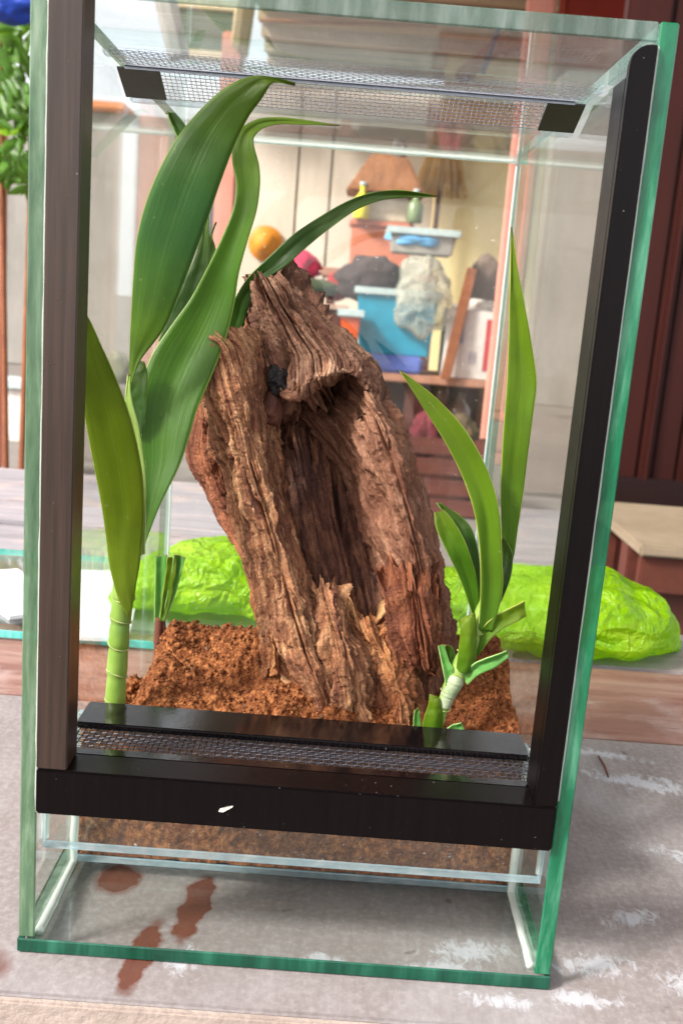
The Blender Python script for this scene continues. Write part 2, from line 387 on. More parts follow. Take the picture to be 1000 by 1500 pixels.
# woven wire mesh: every wire is real
M_WIRE = simple('galvanised_wire', (196, 200, 210), (170, 176, 188), 300, .35, .1, .0002, spec=.6, metal=.8)
M_WIREB = simple('dark_wire', (62, 62, 72), (46, 45, 54), 300, .35, .1, .0002, spec=.6, metal=.4)
def wire_mesh(name, x0, x1, y0, y1, zf, px, py, r, mat):
    V = []; F = []
    def wire(P, nrm):
        P = np.asarray(P, float); b = len(V); n = len(P)
        T = np.gradient(P, axis=0); T /= np.linalg.norm(T, axis=1, keepdims=True); S = np.cross(T, nrm)
        for p, s in zip(P, S):
            V.extend([p+s*r, p+nrm*r, p-s*r, p-nrm*r])
        for i in range(n-1):
            for k in range(4): F.append([b+i*4+k, b+i*4+(k+1) % 4, b+(i+1)*4+(k+1) % 4, b+(i+1)*4+k])
    up = np.array([0, 0, 1.0]); nx = int((x1-x0)/px); ny = int((y1-y0)/py)
    for i in range(nx+1):
        x = x0+(x1-x0)*i/nx; m = ny+1; y = np.linspace(y0, y1, m)
        z = np.array([zf(yy) for yy in y])+r*.8*((-1.0)**(np.arange(m)+i))
        wire(np.stack([np.full(m, x)+RNG.normal(0, px*.03, m), y, z], 1), up)
    for j in range(ny+1):
        y = y0+(y1-y0)*j/ny; m = nx+1; x = np.linspace(x0, x1, m)
        z = zf(y)-r*.8*((-1.0)**(np.arange(m)+j))
        wire(np.stack([x, np.full(m, y)+RNG.normal(0, py*.03), z+0*x], 1), up)
    o = mesh_obj(name, V, F, mat, None, False); o['kind'] = 'stuff'; return o
vent_mesh = wire_mesh('vent_mesh', G+.003, W-G-.003, .0150, .0420, lambda y: .0733+.0004*math.sin(y*500), .0022, .0024, .00026, M_WIREB)
roof_mesh = wire_mesh('roof_mesh', .009, .191, .064, .0855, lambda y: .3326, .0022, .0026, .00016, M_WIRE)
M_CLEARP = m_glass('clear_plastic_strip', (.86, .9, .92), dust=.12, rough=.12)
rs1 = box('roof_mesh_clamp', .0075, .1925, .0600, .0660, .3300, .3333, M_CLEARP, None, .0008)
rs2 = box('roof_mesh_rod', .0090, .1890, .0855, .0878, .3308, .3330, M_WIRE, None, .0012)
roof_mesh2 = wire_mesh('hanging_mesh', .009, .191, .0880, .1065, lambda y: .3322-(y-.088)*.42, .0020, .0019, .00017, M_WIRE)
rs3 = box('roof_mesh_clamp', .0075, .1925, .1068, .1120, .3225, .3245, M_CLEARP, None, .0008)
def slab_pad(x0, x1):
    bm = bmesh.new(); vs = [bm.verts.new((x, y, z)) for x in (x0, x1) for y, z in ((.0882, .3318), (.1060, .3243), (.1060, .3237), (.0882, .3312))]
    for q in ((0, 1, 2, 3), (7, 6, 5, 4), (0, 4, 5, 1), (1, 5, 6, 2), (2, 6, 7, 3), (3, 7, 4, 0)): bm.faces.new([vs[i] for i in q])
    bmesh.ops.recalc_face_normals(bm, faces=bm.faces[:]); return bm_obj('tape_pad', bm, M_PAD)
pads = [slab_pad(.0066, .0235), slab_pad(.1775, .1925)]
adopt(tank, vent_mesh, roof_mesh, roof_mesh2, rs1, rs2, rs3)
under(roof_mesh2, *pads)

# silicone beads in the inner corners
def m_sil():
    t = NT('clear_silicone'); pr = t.princ((.72, .76, .72, 1), .25, t.bump(t.noise(t.coord('Object'), 120, 4, .6), .5, .001), Specular_IOR_Level=.6)
    tr = t.n('ShaderNodeBsdfTransparent'); tr.inputs[0].default_value = (.9, .95, .92, 1); return t.done(t.shmix(.45, tr.outputs[0], pr))
M_SIL = m_sil()
def bead(p0, p1, r=.0016):
    n = 40; P = np.linspace(p0, p1, n); P = P+(fbm(P*150, 2, 5)[:, None]-.5)*.0004
    V, F = tube(P, r*(.8+.5*fbm(P*120, 2, 9)), 7); return mesh_obj('silicone_bead', V, F, M_SIL)
beads = [bead((W-G-.0002, -.0008, .078), (W-G-.0002, -.0008, .332), .0006), bead((G+.0001, -.0008, .0585), (G+.0001, -.0008, .336), .0005),
         bead((G+.0008, .004, G+.0008), (G+.0008, .052, G+.0008)), bead((W-G-.0008, .004, G+.0008), (W-G-.0008, .052, G+.0008)),
         bead((G+.0008, .0515, G+.001), (G+.0008, .0515, .0735)), bead((W-G-.0008, .0515, G+.001), (W-G-.0008, .0515, .0735)),
         bead((G+.001, .009, .0425), (G+.001, .009, .0735), .0013), bead((W-G-.001, .009, .0425), (W-G-.001, .009, .0735), .0013),
         bead((G+.001, D-G-.001, .012), (G+.001, D-G-.001, .33), .0006), bead((W-G-.001, D-G-.001, .012), (W-G-.001, D-G-.001, .33), .0006),
         bead((G+.001, D-G-.001, .3325), (W-G-.001, D-G-.001, .3325), .0012)]
M_FLECK = simple('white_fleck', (226, 222, 214), None, 300)
p = at(331, 1185, -.0026)
fl = mesh_obj('paint_fleck', [(p[0]-.0027, -.0026, p[2]-.0012), (p[0]-.001, -.0029, p[2]-.0013), (p[0]+.0022, -.0027, p[2]+.0008), (p[0]+.0026, -.0026, p[2]+.0015), (p[0]+.0006, -.0030, p[2]+.0014), (p[0]-.002, -.0028, p[2]+.0002)],
              [[0, 1, 2, 3, 4, 5]], M_FLECK, None, False)
adopt(tank, *beads)
under(rail, fl, lip)
# ------------------------------------------------------------------ soil of coconut fibre
def m_soil():
    t = NT('coconut_fibre'); v = t.coord('Object'); n1 = t.noise(v, 45, 6, .7); n2 = t.noise(v, 420, 5, .7); n3 = t.noise(v, 1300, 3, .6)
    col = t.ramp(n2, [(.28, (50, 26, 15)), (.48, (122, 70, 40)), (.68, (184, 124, 78))])
    col = t.mix(t.math('MULTIPLY', t.gray(n1, .42, .66), .7), col, rgba((84, 42, 26)))
    col = t.mix(t.math('MULTIPLY', t.gray(n3, .66, .74), .6), col, rgba((200, 150, 100)))
    return t.done(t.princ(col, .95, t.bump(t.math('ADD', n2, n3), .8, .0012), Specular_IOR_Level=.15))
M_SOIL = m_soil()
def sstep(a, b, x):
    t = np.clip((x-a)/(b-a), 0, 1); return t*t*(3-2*t)
def soil_z(x, y):
    x = np.asarray(x, float); y = np.asarray(y, float)
    P = np.stack([x, y, 0*x], -1)
    z = .0705+.010*sstep(.058, .12, y)-.060*sstep(.150, .235, y)
    z = z-.032*sstep(.034, .012, x)*sstep(.062, .105, y)                      # falls away towards the left pane
    z = z+.010*np.exp(-((x-.072)/.016)**2-((y-.128)/.02)**2)+.006*np.exp(-((x-.026)/.009)**2-((y-.146)/.012)**2)
    z = z+.012*np.exp(-((x-.185)/.012)**2-((y-.14)/.03)**2)-.004*np.exp(-((x-.06)/.02)**2-((y-.085)/.02)**2)
    return z+(fbm(P*70, 4, 3)-.5)*.014*sstep(.056, .075, y)+(fbm(P*420, 3, 8)-.5)*.0045
nx, ny = 330, 330
xs = np.linspace(.0066, .1934, nx); yv = np.linspace(.0582, .2560, ny)
X, Y = np.meshgrid(xs, yv); Z = soil_z(X, Y); Z = np.maximum(Z, .009)
TOP = np.stack([X, Y, Z], -1); TOP[1:-1, 1:-1, :2] += (RNG.random((ny-2, nx-2, 2))-.5)*.0005
V = TOP.reshape(-1, 3).tolist(); F = grid_faces(ny, nx, False).tolist()
# the face pressed against the dam pane: a relief of its own
nb = 60
fr = []
for i in range(nb+1):
    f = i/nb; zz = TOP[0, :, 2]*(1-f)+.0066*f
    P = np.stack([TOP[0, :, 0], np.full(nx, 0.0), zz], -1)
    yy = .0582+np.clip(fbm(P*230, 4, 21)-.52, 0, 1)*.006*min(1, i/3)
    fr.append(np.stack([TOP[0, :, 0], yy, zz], -1))
b = len(V); V += np.array(fr).reshape(-1, 3).tolist(); F += (grid_faces(nb+1, nx, False)[:, ::-1]+b).tolist()
for side in (0, nx-1):
    b = len(V); c = [TOP[i, side] for i in range(ny)]
    V += [tuple(q) for q in c]+[(q[0], q[1], .0066) for q in c]
    F += [[b+i, b+i+1, b+ny+i+1, b+ny+i] for i in range(ny-1)]
# loose crumbs and fibres lying on top
ncr = 5200
cx = RNG.uniform(.009, .191, ncr); cy = RNG.uniform(.061, .19, ncr); cz = soil_z(cx, cy)
oct_ = np.array([(1, 0, 0), (-1, 0, 0), (0, 1, 0), (0, -1, 0), (0, 0, 1), (0, 0, -1)], float)
of = [[0, 2, 4], [2, 1, 4], [1, 3, 4], [3, 0, 4], [2, 0, 5], [1, 2, 5], [3, 1, 5], [0, 3, 5]]
for k in range(ncr):
    b = len(V); r = RNG.uniform(.0004, .0011)*(2.0 if RNG.random() < .06 else 1)
    s = oct_*RNG.uniform(.6, 1.4, (6, 1))*r+np.array([cx[k], cy[k], cz[k]+r*.3]); V += s.tolist(); F += [[b+i for i in q] for q in of]
for k in range(1500):
    i = RNG.integers(0, ncr); an = RNG.uniform(0, 6.28); L = RNG.uniform(.002, .006); r = .00012
    p0 = np.array([cx[i], cy[i], cz[i]+.0006]); d = np.array([math.cos(an), math.sin(an), RNG.uniform(-.1, .5)])*L; sd = np.array([-math.sin(an), math.cos(an), 0])*r
    p0[0] = min(max(p0[0], .0135), .1865); p0[1] = max(p0[1], .066)
    b = len(V); m = p0+d*.5+np.array([0, 0, .0006])
    V += [(p0-sd).tolist(), (p0+sd).tolist(), (m+sd).tolist(), (m-sd).tolist(), (p0+d+sd).tolist(), (p0+d-sd).tolist(), (m+[0, 0, -2*r]).tolist()]
    F += [[b, b+1, b+2, b+3], [b+3, b+2, b+4, b+5], [b, b+6, b+1], [b+5, b+4, b+6]]
nf0 = len(F)
for k in range(130):                                  # flat bark chips among the fibres
    i = RNG.integers(0, ncr); r = RNG.uniform(.0009, .0026); an = RNG.uniform(0, 6.28); ca, sa = math.cos(an), math.sin(an)
    q = oct_*RNG.uniform(.6, 1.3, (6, 1))*np.array([r, r*.45, r*.22]); q = np.stack([q[:, 0]*ca-q[:, 1]*sa, q[:, 0]*sa+q[:, 1]*ca, q[:, 2]+q[:, 0]*RNG.uniform(-.4, .4)], 1)
    c_ = np.array([min(max(cx[i], .012), .188), max(cy[i], .063), cz[i]+.0008]); b = len(V); V += (q+c_).tolist(); F += [[b+j for j in w_] for w_ in of]
soil = mesh_obj('soil', V, F, M_SOIL, None, True)
soil.data.materials.append(simple('bark_chip', (66, 40, 28), (120, 84, 56), 90, .85, .6, .0008))
for p_ in soil.data.polygons[nf0:]: p_.material_index = 1; p_.use_smooth = False
tag(soil, 'loose brown coconut fibre soil heaped in the bottom of the tank', 'soil', kind='stuff')

# ------------------------------------------------------------------ driftwood
def m_wood(name, light, mid, dark, deep, patch=.5, gloss=.75, red=(96, 48, 34), lower=None):
    t = NT(name)
    v = t.coord('UV', (420, 30, 1)); v2 = t.coord('UV', (1300, 70, 1)); o = t.coord('Object')
    n1 = t.noise(v, 1.0, 7, .68, .35); n2 = t.noise(v2, 1.0, 5, .7, .2); n3 = t.noise(o, 34, 6, .66, .4); n4 = t.noise(o, 700, 4, .65); n5 = t.noise(t.coord('UV', (160, 40, 1)), 1.0, 5, .6, .5); n6 = t.noise(o, 85, 7, .75, .3)
    col = t.ramp(n1, [(.24, deep), (.38, dark), (.50, mid), (.66, light)])
    col = t.mix(t.math('MULTIPLY', t.gray(n2, .5, .66), .75), col, rgba(deep))
    col = t.mix(t.math('MULTIPLY', t.gray(n3, .48, .57), patch), col, t.mix(n2, rgba(red), rgba(dark)))
    n7 = t.noise(t.coord('UV', (70, 16, 1), (0, 0, 0), (3.1, 1.7, 0)), 1.0, 5, .65, .6)
    col = t.mix(t.math('MULTIPLY', t.gray(n7, .50, .60), .55), col, t.mix(n2, rgba(deep), rgba(red)))
    col = t.mix(t.math('MULTIPLY', t.gray(n5, .55, .64), .6), col, rgba(light))
    col = t.mix(t.math('MULTIPLY', t.gray(n6, .58, .66), .3), col, rgba(deep))
    col = t.mix(t.math('MULTIPLY', t.gray(n4, .60, .70), .5), col, rgba(light))
    col = t.mix(t.math('MULTIPLY', t.gray(n4, .40, .28), .4), col, rgba(deep))
    hs = t.n('ShaderNodeHueSaturation'); hs.inputs['Value'].default_value = 1.32; hs.inputs['Saturation'].default_value = 1.02; t.l(col, hs.inputs['Color']); col = hs.outputs['Color']
    if lower:                       # the weathered grey gives way to red heartwood further down
        sp = t.n('ShaderNodeSeparateXYZ'); t.l(t.coord('UV'), sp.inputs[0])
        f = t.gray(t.math('ADD', sp.outputs[1], t.math('MULTIPLY', n3, .06)), .085, .15)
        col = t.mix(t.math('MULTIPLY', f, .6), col, t.mix(n1, rgba(lower[1]), rgba(lower[0])))
    h = t.math('ADD', t.math('MULTIPLY', n1, 1.2), t.math('ADD', n2, t.math('MULTIPLY', n4, .5)))
    return t.done(t.princ(col, gloss, t.bump(h, .75, .0011), Specular_IOR_Level=.3))
M_W_TAN = m_wood('weathered_tan_wood', (206, 160, 118), (160, 108, 76), (100, 58, 42), (40, 23, 19), .4)
M_W_GREY = m_wood('weathered_grey_wood', (200, 160, 132), (156, 112, 88), (102, 66, 52), (42, 27, 24), .35, lower=((142, 90, 64), (72, 40, 32)))
M_W_RED = m_wood('reddish_brown_wood', (178, 116, 82), (140, 84, 58), (100, 54, 40), (46, 25, 20), .5)
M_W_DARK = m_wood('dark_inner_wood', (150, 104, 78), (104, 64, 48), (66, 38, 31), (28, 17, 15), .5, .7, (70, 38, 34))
M_W_RAW = m_wood('broken_raw_wood', (222, 172, 122), (180, 118, 76), (122, 72, 46), (54, 31, 23), .5, .85)
def wood(name, rows, th, mat, nu=220, nv=300, amp=1.0, end=.006, seed=1, lump=.004, lab=None, grain=1.0):
    R = []
    for row in rows:
        fr = [at(*q) for q in row]; K = len(fr)
        bk = [at(row[k][0], row[k][1], row[k][2]+th*(1.0 if 0 < k < K-1 else .5)) for k in range(K-2, 0, -1)]
        R.append(fr+bk)
    R = np.array(R); A = catmull(R, nv); Gd = catmull(A.transpose(1, 0, 2), nu, True).transpose(1, 0, 2)
    # arc length coordinates for the grain
    seg = np.linalg.norm(np.roll(Gd, -1, 1)-Gd, axis=2).mean(0); u = np.concatenate([[0], np.cumsum(seg)[:-1]])
    sv = np.linalg.norm(np.diff(Gd, axis=0), axis=2).mean(1); v = np.concatenate([[0], np.cumsum(sv)])
    U, VV = np.meshgrid(u, v); tot = seg.sum()
    cu, su = np.cos(2*np.pi*U/tot)*tot/6.283, np.sin(2*np.pi*U/tot)*tot/6.283
    def g(fu, fv, oct, sd): return fbm(np.stack([cu*fu, su*fu, VV*fv], -1), oct, sd)
    warp = (g(60, 20, 3, seed+90)-.5)*.0035; cu = cu+warp; su = su-warp
    n = grid_normals(Gd, True); ctr = Gd.mean(1, keepdims=True)
    if ((Gd-ctr)*n).sum() < 0: n = -n
    ridge = g(420, 26, 4, seed); coarse = g(150, 16, 3, seed+3)
    crack = np.clip(1-np.abs(2*g(230, 11, 2, seed+7)-1)*7, 0, 1)*np.clip(g(60, 22, 2, seed+31)*2.8-0.9, 0, 1)
    chips = np.floor(g(120, 45, 3, seed+12)*7)/7
    pit = np.clip(g(700, 180, 2, seed+15)-.62, 0, 1)
    fine = g(950, 60, 3, seed+19); grit = fbm(Gd*900, 3, seed+77)-.5; blk = np.floor(fbm(Gd*130, 3, seed+71)*6)/6-.5
    disp = amp*((ridge-.5)*.0026*grain+(fine-.5)*.0018+(coarse-.5)*.0046-crack*.0095+(chips-.5)*.0036-pit*.003+grit*.0006+blk*.0022)+(fbm(Gd*55, 3, seed+40)-.5)*lump*2
    Gd = Gd+n*disp[..., None]
    # splintered ends
    ax = Gd[-1].mean(0)-Gd[0].mean(0); ax /= np.linalg.norm(ax)
    j0 = (g(260, 1, 3, seed+50)-.5); f0 = np.exp(-np.arange(nv)/(nv*.035))[:, None]; f1 = f0[::-1]
    Gd = Gd+ax*(j0*end*2.2*(f0+f1))[..., None]
    V = Gd.reshape(-1, 3); F = grid_faces(nv, nu, True).tolist()
    uv = np.stack([U, VV], -1).reshape(-1, 2)
    for e, ring in ((0, 0), (1, nv-1)):
        # end grain: two inner rings sunk into the wood, then a centre
        base = np.arange(nu)+ring*nu; c = Gd[ring].mean(0); prev = base
        for s in (.7, .35):
            idx = np.arange(nu)+len(V); q = c+(Gd[ring]-c)*s+ax*(1 if e == 0 else -1)*(.0015+.003*fbm(Gd[ring]*300, 2, seed)[:, None])
            V = np.vstack([V, q]); uv = np.vstack([uv, uv[base]*[1, 1]+[0, .004*s]])
            for k in range(nu):
                k2 = (k+1) % nu; F.append([int(prev[k]), int(prev[k2]), int(idx[k2]), int(idx[k])] if e == 1 else [int(prev[k2]), int(prev[k]), int(idx[k]), int(idx[k2])])
            prev = idx
        ci = len(V); V = np.vstack([V, c+ax*(1 if e == 0 else -1)*.003]); uv = np.vstack([uv, uv[base[0]]])
        for k in range(nu): F.append([int(prev[k]), int(prev[(k+1) % nu]), ci] if e == 1 else [int(prev[(k+1) % nu]), int(prev[k]), ci])
    o = mesh_obj(name, V, F, mat, None, True, uv)
    if lab: o['label'] = lab
    return o
pc = []
# right-hand slab: the tall tip, the lip over the hollow, then the rolled edge down to the soil
pc.append(wood('outer_slab', [
 [(362, 424, .128), (370, 408, .122), (384, 403, .120), (398, 404, .120), (410, 414, .122), (424, 432, .128)],
 [(360, 452, .126), (376, 442, .118), (402, 438, .115), (430, 442, .116), (456, 452, .120), (478, 470, .130)],
 [(370, 492, .124), (396, 488, .115), (430, 484, .111), (468, 486, .112), (502, 496, .118), (528, 514, .130)],
 [(386, 540, .122), (414, 530, .112), (452, 522, .107), (494, 524, .107), (530, 536, .113), (556, 556, .130)],
 [(400, 582, .124), (424, 580, .112), (452, 570, .106), (490, 550, .104), (532, 558, .109), (572, 586, .130)],
 [(402, 588, .152), (426, 587, .149), (454, 578, .154), (494, 561, .144), (538, 568, .112), (576, 594, .129)],
 [(430, 604, .158), (456, 606, .150), (484, 596, .148), (512, 586, .122), (550, 590, .105), (588, 616, .128)],
 [(462, 640, .152), (484, 634, .146), (504, 624, .128), (534, 616, .106), (570, 624, .104), (604, 650, .128)],
 [(496, 705, .148), (514, 697, .134), (534, 688, .116), (560, 684, .102), (592, 690, .101), (622, 712, .126)],
 [(526, 775, .142), (542, 767, .126), (560, 758, .109), (584, 754, .097), (614, 760, .098), (642, 782, .122)],
 [(548, 840, .132), (562, 832, .116), (580, 826, .101), (604, 824, .092), (632, 832, .094), (656, 856, .118)],
 [(560, 905, .124), (576, 898, .108), (596, 893, .095), (618, 893, .089), (640, 900, .092), (664, 922, .114)],
 [(572, 980, .116), (588, 974, .102), (606, 970, .092), (624, 970, .088), (640, 976, .092), (656, 994, .112)],
 [(584, 1072, .110), (596, 1068, .098), (608, 1066, .092), (620, 1066, .090), (632, 1070, .094), (642, 1082, .108)]],
 .030, M_W_GREY, 340, 520, 1.3, .004, 2, .0035))
# left-hand ridge: jagged top, crest, and a darker wall turning into the hollow
pc.append(wood('left_ridge', [
 [(268, 492, .112), (276, 500, .103), (296, 499, .099), (320, 494, .099), (346, 486, .103), (366, 478, .122)],
 [(272, 520, .112), (288, 522, .102), (312, 516, .097), (340, 508, .097), (368, 504, .104), (388, 510, .126)],
 [(286, 575, .112), (302, 574, .100), (328, 566, .095), (354, 562, .096), (380, 566, .106), (396, 580, .130)],
 [(306, 640, .110), (322, 636, .098), (346, 630, .093), (370, 630, .095), (392, 636, .106), (408, 656, .132)],
 [(328, 706, .108), (344, 702, .096), (364, 696, .090), (386, 697, .092), (404, 706, .104), (416, 728, .130)],
 [(350, 776, .106), (364, 770, .094), (384, 766, .087), (406, 768, .089), (424, 780, .101), (436, 800, .124)],
 [(366, 842, .106), (380, 836, .092), (402, 832, .083), (426, 836, .085), (446, 848, .096), (458, 868, .116)],
 [(374, 900, .106), (392, 894, .091), (416, 890, .080), (442, 894, .081), (464, 906, .091), (478, 926, .108)],
 [(384, 960, .106), (406, 955, .090), (434, 952, .078), (464, 958, .079), (488, 970, .088), (500, 988, .102)],
 [(420, 1025, .104), (440, 1022, .088), (464, 1022, .077), (490, 1026, .077), (512, 1034, .084), (526, 1046, .098)],
 [(440, 1090, .104), (456, 1088, .09), (476, 1088, .079), (498, 1090, .079), (518, 1094, .085), (530, 1098, .098)]],
 .026, M_W_TAN, 340, 500, 1.15, .005, 5, .0032))
# the wall of the hollow behind
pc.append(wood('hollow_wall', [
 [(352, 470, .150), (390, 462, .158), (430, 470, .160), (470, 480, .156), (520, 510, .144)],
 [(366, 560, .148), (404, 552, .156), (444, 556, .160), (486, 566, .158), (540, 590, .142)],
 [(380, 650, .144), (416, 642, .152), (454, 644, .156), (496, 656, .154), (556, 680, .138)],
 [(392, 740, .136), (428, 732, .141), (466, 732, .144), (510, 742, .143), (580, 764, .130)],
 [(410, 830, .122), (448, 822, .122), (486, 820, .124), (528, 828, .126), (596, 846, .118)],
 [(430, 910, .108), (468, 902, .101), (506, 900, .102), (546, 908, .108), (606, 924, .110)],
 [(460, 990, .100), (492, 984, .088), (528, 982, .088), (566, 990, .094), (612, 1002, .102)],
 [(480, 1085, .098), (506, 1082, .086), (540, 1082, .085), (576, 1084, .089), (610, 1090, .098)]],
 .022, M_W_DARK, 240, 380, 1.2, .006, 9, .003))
# flange showing behind the left edge
pc.append(wood('rear_flange', [
 [(284, 585, .142), (292, 590, .134), (306, 600, .130), (330, 606, .134)],
 [(272, 640, .142), (284, 644, .133), (304, 652, .129), (334, 660, .134)],
 [(278, 684, .142), (292, 690, .132), (314, 698, .128), (346, 706, .133)],
 [(302, 728, .140), (316, 734, .130), (338, 742, .126), (366, 750, .131)],
 [(328, 772, .136), (342, 778, .126), (360, 784, .122), (386, 792, .127)],
 [(350, 812, .130), (362, 818, .120), (380, 824, .116), (402, 832, .121)],
 [(366, 856, .122), (378, 862, .112), (394, 868, .108), (414, 876, .113)]],
 .016, M_W_RED, 160, 240, .9, .005, 13, .002))
# dark plate on the right over the rolled edge
pc.append(wood('side_plate', [
 [(560, 846, 0.106), (574, 832, 0.101), (594, 826, 0.099), (616, 828, 0.100), (640, 840, 0.106)],
 [(556, 872, 0.091), (572, 862, 0.081), (596, 856, 0.076), (622, 860, 0.077), (648, 874, 0.087)],
 [(566, 912, 0.089), (582, 904, 0.079), (604, 900, 0.074), (628, 904, 0.075), (652, 918, 0.085)],
 [(580, 950, 0.088), (594, 944, 0.078), (612, 940, 0.074), (632, 944, 0.075), (650, 956, 0.084)],
 [(596, 984, 0.088), (606, 980, 0.080), (620, 978, 0.077), (634, 980, 0.078), (646, 988, 0.085)]],
 .012, M_W_RED, 180, 200, 1.1, .005, 17, .003))
# broken raw chunks round the foot
pc.append(wood('raw_chunk', [
 [(440, 862, .100), (456, 850, .094), (474, 850, .092), (490, 868, .094), (500, 890, .102)],
 [(450, 915, .096), (466, 906, .085), (486, 904, .082), (506, 912, .085), (522, 928, .096)],
 [(462, 975, .092), (478, 968, .080), (500, 966, .076), (522, 974, .079), (540, 988, .092)],
 [(478, 1030, .088), (492, 1026, .077), (512, 1024, .073), (534, 1028, .076), (550, 1038, .088)],
 [(490, 1092, .086), (504, 1090, .075), (522, 1088, .071), (542, 1090, .074), (556, 1096, .086)]],
 .016, M_W_TAN, 200, 260, 1.6, .018, 23, .006))
pc.append(wood('raw_chunk', [
 [(500, 905, .104), (520, 895, .098), (544, 900, .096), (566, 915, .096), (580, 930, .100)],
 [(520, 955, .095), (540, 945, .086), (564, 945, .083), (590, 956, .085), (606, 972, .094)],
 [(546, 1005, .088), (560, 1000, .077), (580, 998, .073), (600, 1004, .076), (614, 1014, .088)],
 [(556, 1045, .086), (570, 1041, .076), (588, 1040, .072), (606, 1044, .075), (618, 1052, .086)],
 [(564, 1096, .086), (576, 1094, .077), (592, 1093, .074), (608, 1095, .077), (618, 1100, .086)]],
 .015, M_W_RAW, 200, 240, 1.7, .016, 29, .007))
pc.append(wood('raw_chunk', [
 [(372, 868, .108), (380, 862, .102), (390, 860, .099), (402, 866, .102)],
 [(376, 910, .104), (384, 906, .096), (396, 904, .093), (408, 910, .097)],
 [(380, 950, .100), (388, 946, .092), (400, 945, .089), (412, 950, .093)],
 [(382, 985, .100), (390, 983, .093), (400, 982, .090), (410, 986, .094)]],
 .012, M_W_RAW, 120, 160, 1.0, .008, 31, .002))
# splinter at the back of the notch between the two tops
pc.append(wood('rear_splinter', [
 [(338, 452, .146), (346, 446, .142), (356, 446, .141), (366, 452, .144)],
 [(334, 478, .144), (346, 474, .138), (360, 473, .137), (374, 478, .141)],
 [(336, 520, .142), (350, 517, .136), (366, 516, .135), (384, 521, .140)]],
 .012, M_W_RED, 110, 110, .9, .006, 37, .002))
# knots inside the mouth of the hollow
def lumpy(name, c, r, mat, seed, sub=4, amp=.35, freq=1.2):
    bm = bmesh.new(); bmesh.ops.create_icosphere(bm, subdivisions=sub, radius=1)
    P = np.array([v.co[:] for v in bm.verts]); d = 1+amp*2*(fbm(P*freq+5, 4, seed)-.5)+amp*.5*(fbm(P*freq*4, 2, seed+4)-.5)
    for v, k in zip(bm.verts, d): v.co = Vector((c[0]+v.co.x*r[0]*k, c[1]+v.co.y*r[1]*k, c[2]+v.co.z*r[2]*k))
    return bm_obj(name, bm, mat, None, True)
M_RESIN = simple('black_resin', (26, 20, 20), (14, 12, 14), 200, .38, .9, .001, spec=.7)
k1 = lumpy('resin_knot', at(410, 558, .114), (.0050, .004, .0055), M_RESIN, 3, 4, .9, 1.6); k1['label'] = 'shiny black resin knot in the mouth of the hollow'
k2 = lumpy('knot', at(432, 578, .111), (.0060, .004, .0034), M_W_GREY, 5)
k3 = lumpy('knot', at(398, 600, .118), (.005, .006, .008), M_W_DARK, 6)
drift = empty('driftwood', tuple(at(520, 1060, .09)))
tag(drift, 'hollow piece of weathered brown driftwood leaning in the middle of the tank', 'driftwood')
adopt(drift, *pc)
under(pc[0], k1, k2); under(pc[2], k3)
# ------------------------------------------------------------------ leaves and stems
def m_leaf(name, base, mid, tip, mar, backlit=.45, blue=None):
    t = NT(name); v = t.coord('UV', (1, 1, 1)); fine = t.coord('UV', (60, 1.2, 1)); o = t.coord('Object')
    sp = t.n('ShaderNodeSeparateXYZ'); t.l(v, sp.inputs[0]); u, y = sp.outputs[0], sp.outputs[1]
    col = t.ramp(y, [(0.0, base), (.45, mid), (1.0, tip)])
    n1 = t.noise(fine, 1.0, 4, .6); n2 = t.noise(o, 40, 4, .55); n3 = t.noise(o, 260, 3, .6)
    col = t.mix(t.math('MULTIPLY', t.gray(n1, .4, .66), .5), col, rgba(tuple(min(255, int(c*1.18)+8) for c in mid)))
    col = t.mix(t.math('MULTIPLY', t.gray(n2, .46, .66), .45), col, rgba(tuple(int(c*.72) for c in mid)))
    if blue: col = t.mix(t.math('MULTIPLY', t.math('MULTIPLY', t.gray(y, .15, .35), t.gray(y, .45, .62, 1, 0)), .6), col, rgba(blue))
    # pale thin margin and a slightly lighter midrib
    e = t.math('ABSOLUTE', t.math('SUBTRACT', u, .5))
    col = t.mix(t.math('MULTIPLY', t.gray(e, .478, .497), .8), col, rgba(mar))
    col = t.mix(t.math('MULTIPLY', t.gray(e, .0, .022, 1, 0), .10), col, rgba(mar))
    col = t.mix(t.math('MULTIPLY', t.gray(n3, .68, .74), .25), col, rgba((196, 190, 140)))
    col = t.mix(t.math('MULTIPLY', t.gray(t.math('ADD', y, t.math('MULTIPLY', n2, .03)), .985, 1.012), .8), col, rgba((112, 84, 40)))
    pr = t.princ(col, .36, t.bump(n1, .5, .0006), Specular_IOR_Level=.38)
    tl = t.n('ShaderNodeBsdfTranslucent'); t.l(t.mix(.5, col, rgba((150, 190, 30)), 'MIX'), tl.inputs[0])
    return t.done(t.shmix(backlit, pr, tl.outputs[0]))
M_L_BIG = m_leaf('blue_green_leaf', (100, 128, 34), (62, 102, 16), (92, 106, 6), (150, 168, 70), .45, (42, 94, 54))
M_L_MID = m_leaf('fresh_green_leaf', (52, 94, 12), (72, 116, 12), (112, 130, 10), (176, 196, 90))
M_L_YEL = m_leaf('yellow_green_leaf', (126, 146, 40), (100, 118, 10), (84, 102, 8), (170, 186, 90), .5)
M_L_DARK = m_leaf('dark_green_leaf', (42, 78, 14), (42, 76, 12), (72, 92, 6), (120, 150, 60), .3)
M_L_LIME = m_leaf('lime_green_leaf', (72, 116, 34), (92, 126, 10), (110, 130, 6), (206, 204, 104), .5)
M_L_PALE = m_leaf('pale_green_leaf', (186, 204, 140), (176, 198, 110), (150, 180, 80), (214, 222, 160), .5)
M_L_GRN = m_leaf('soft_green_leaf', (128, 172, 92), (92, 156, 70), (84, 140, 62), (180, 204, 130), .4)
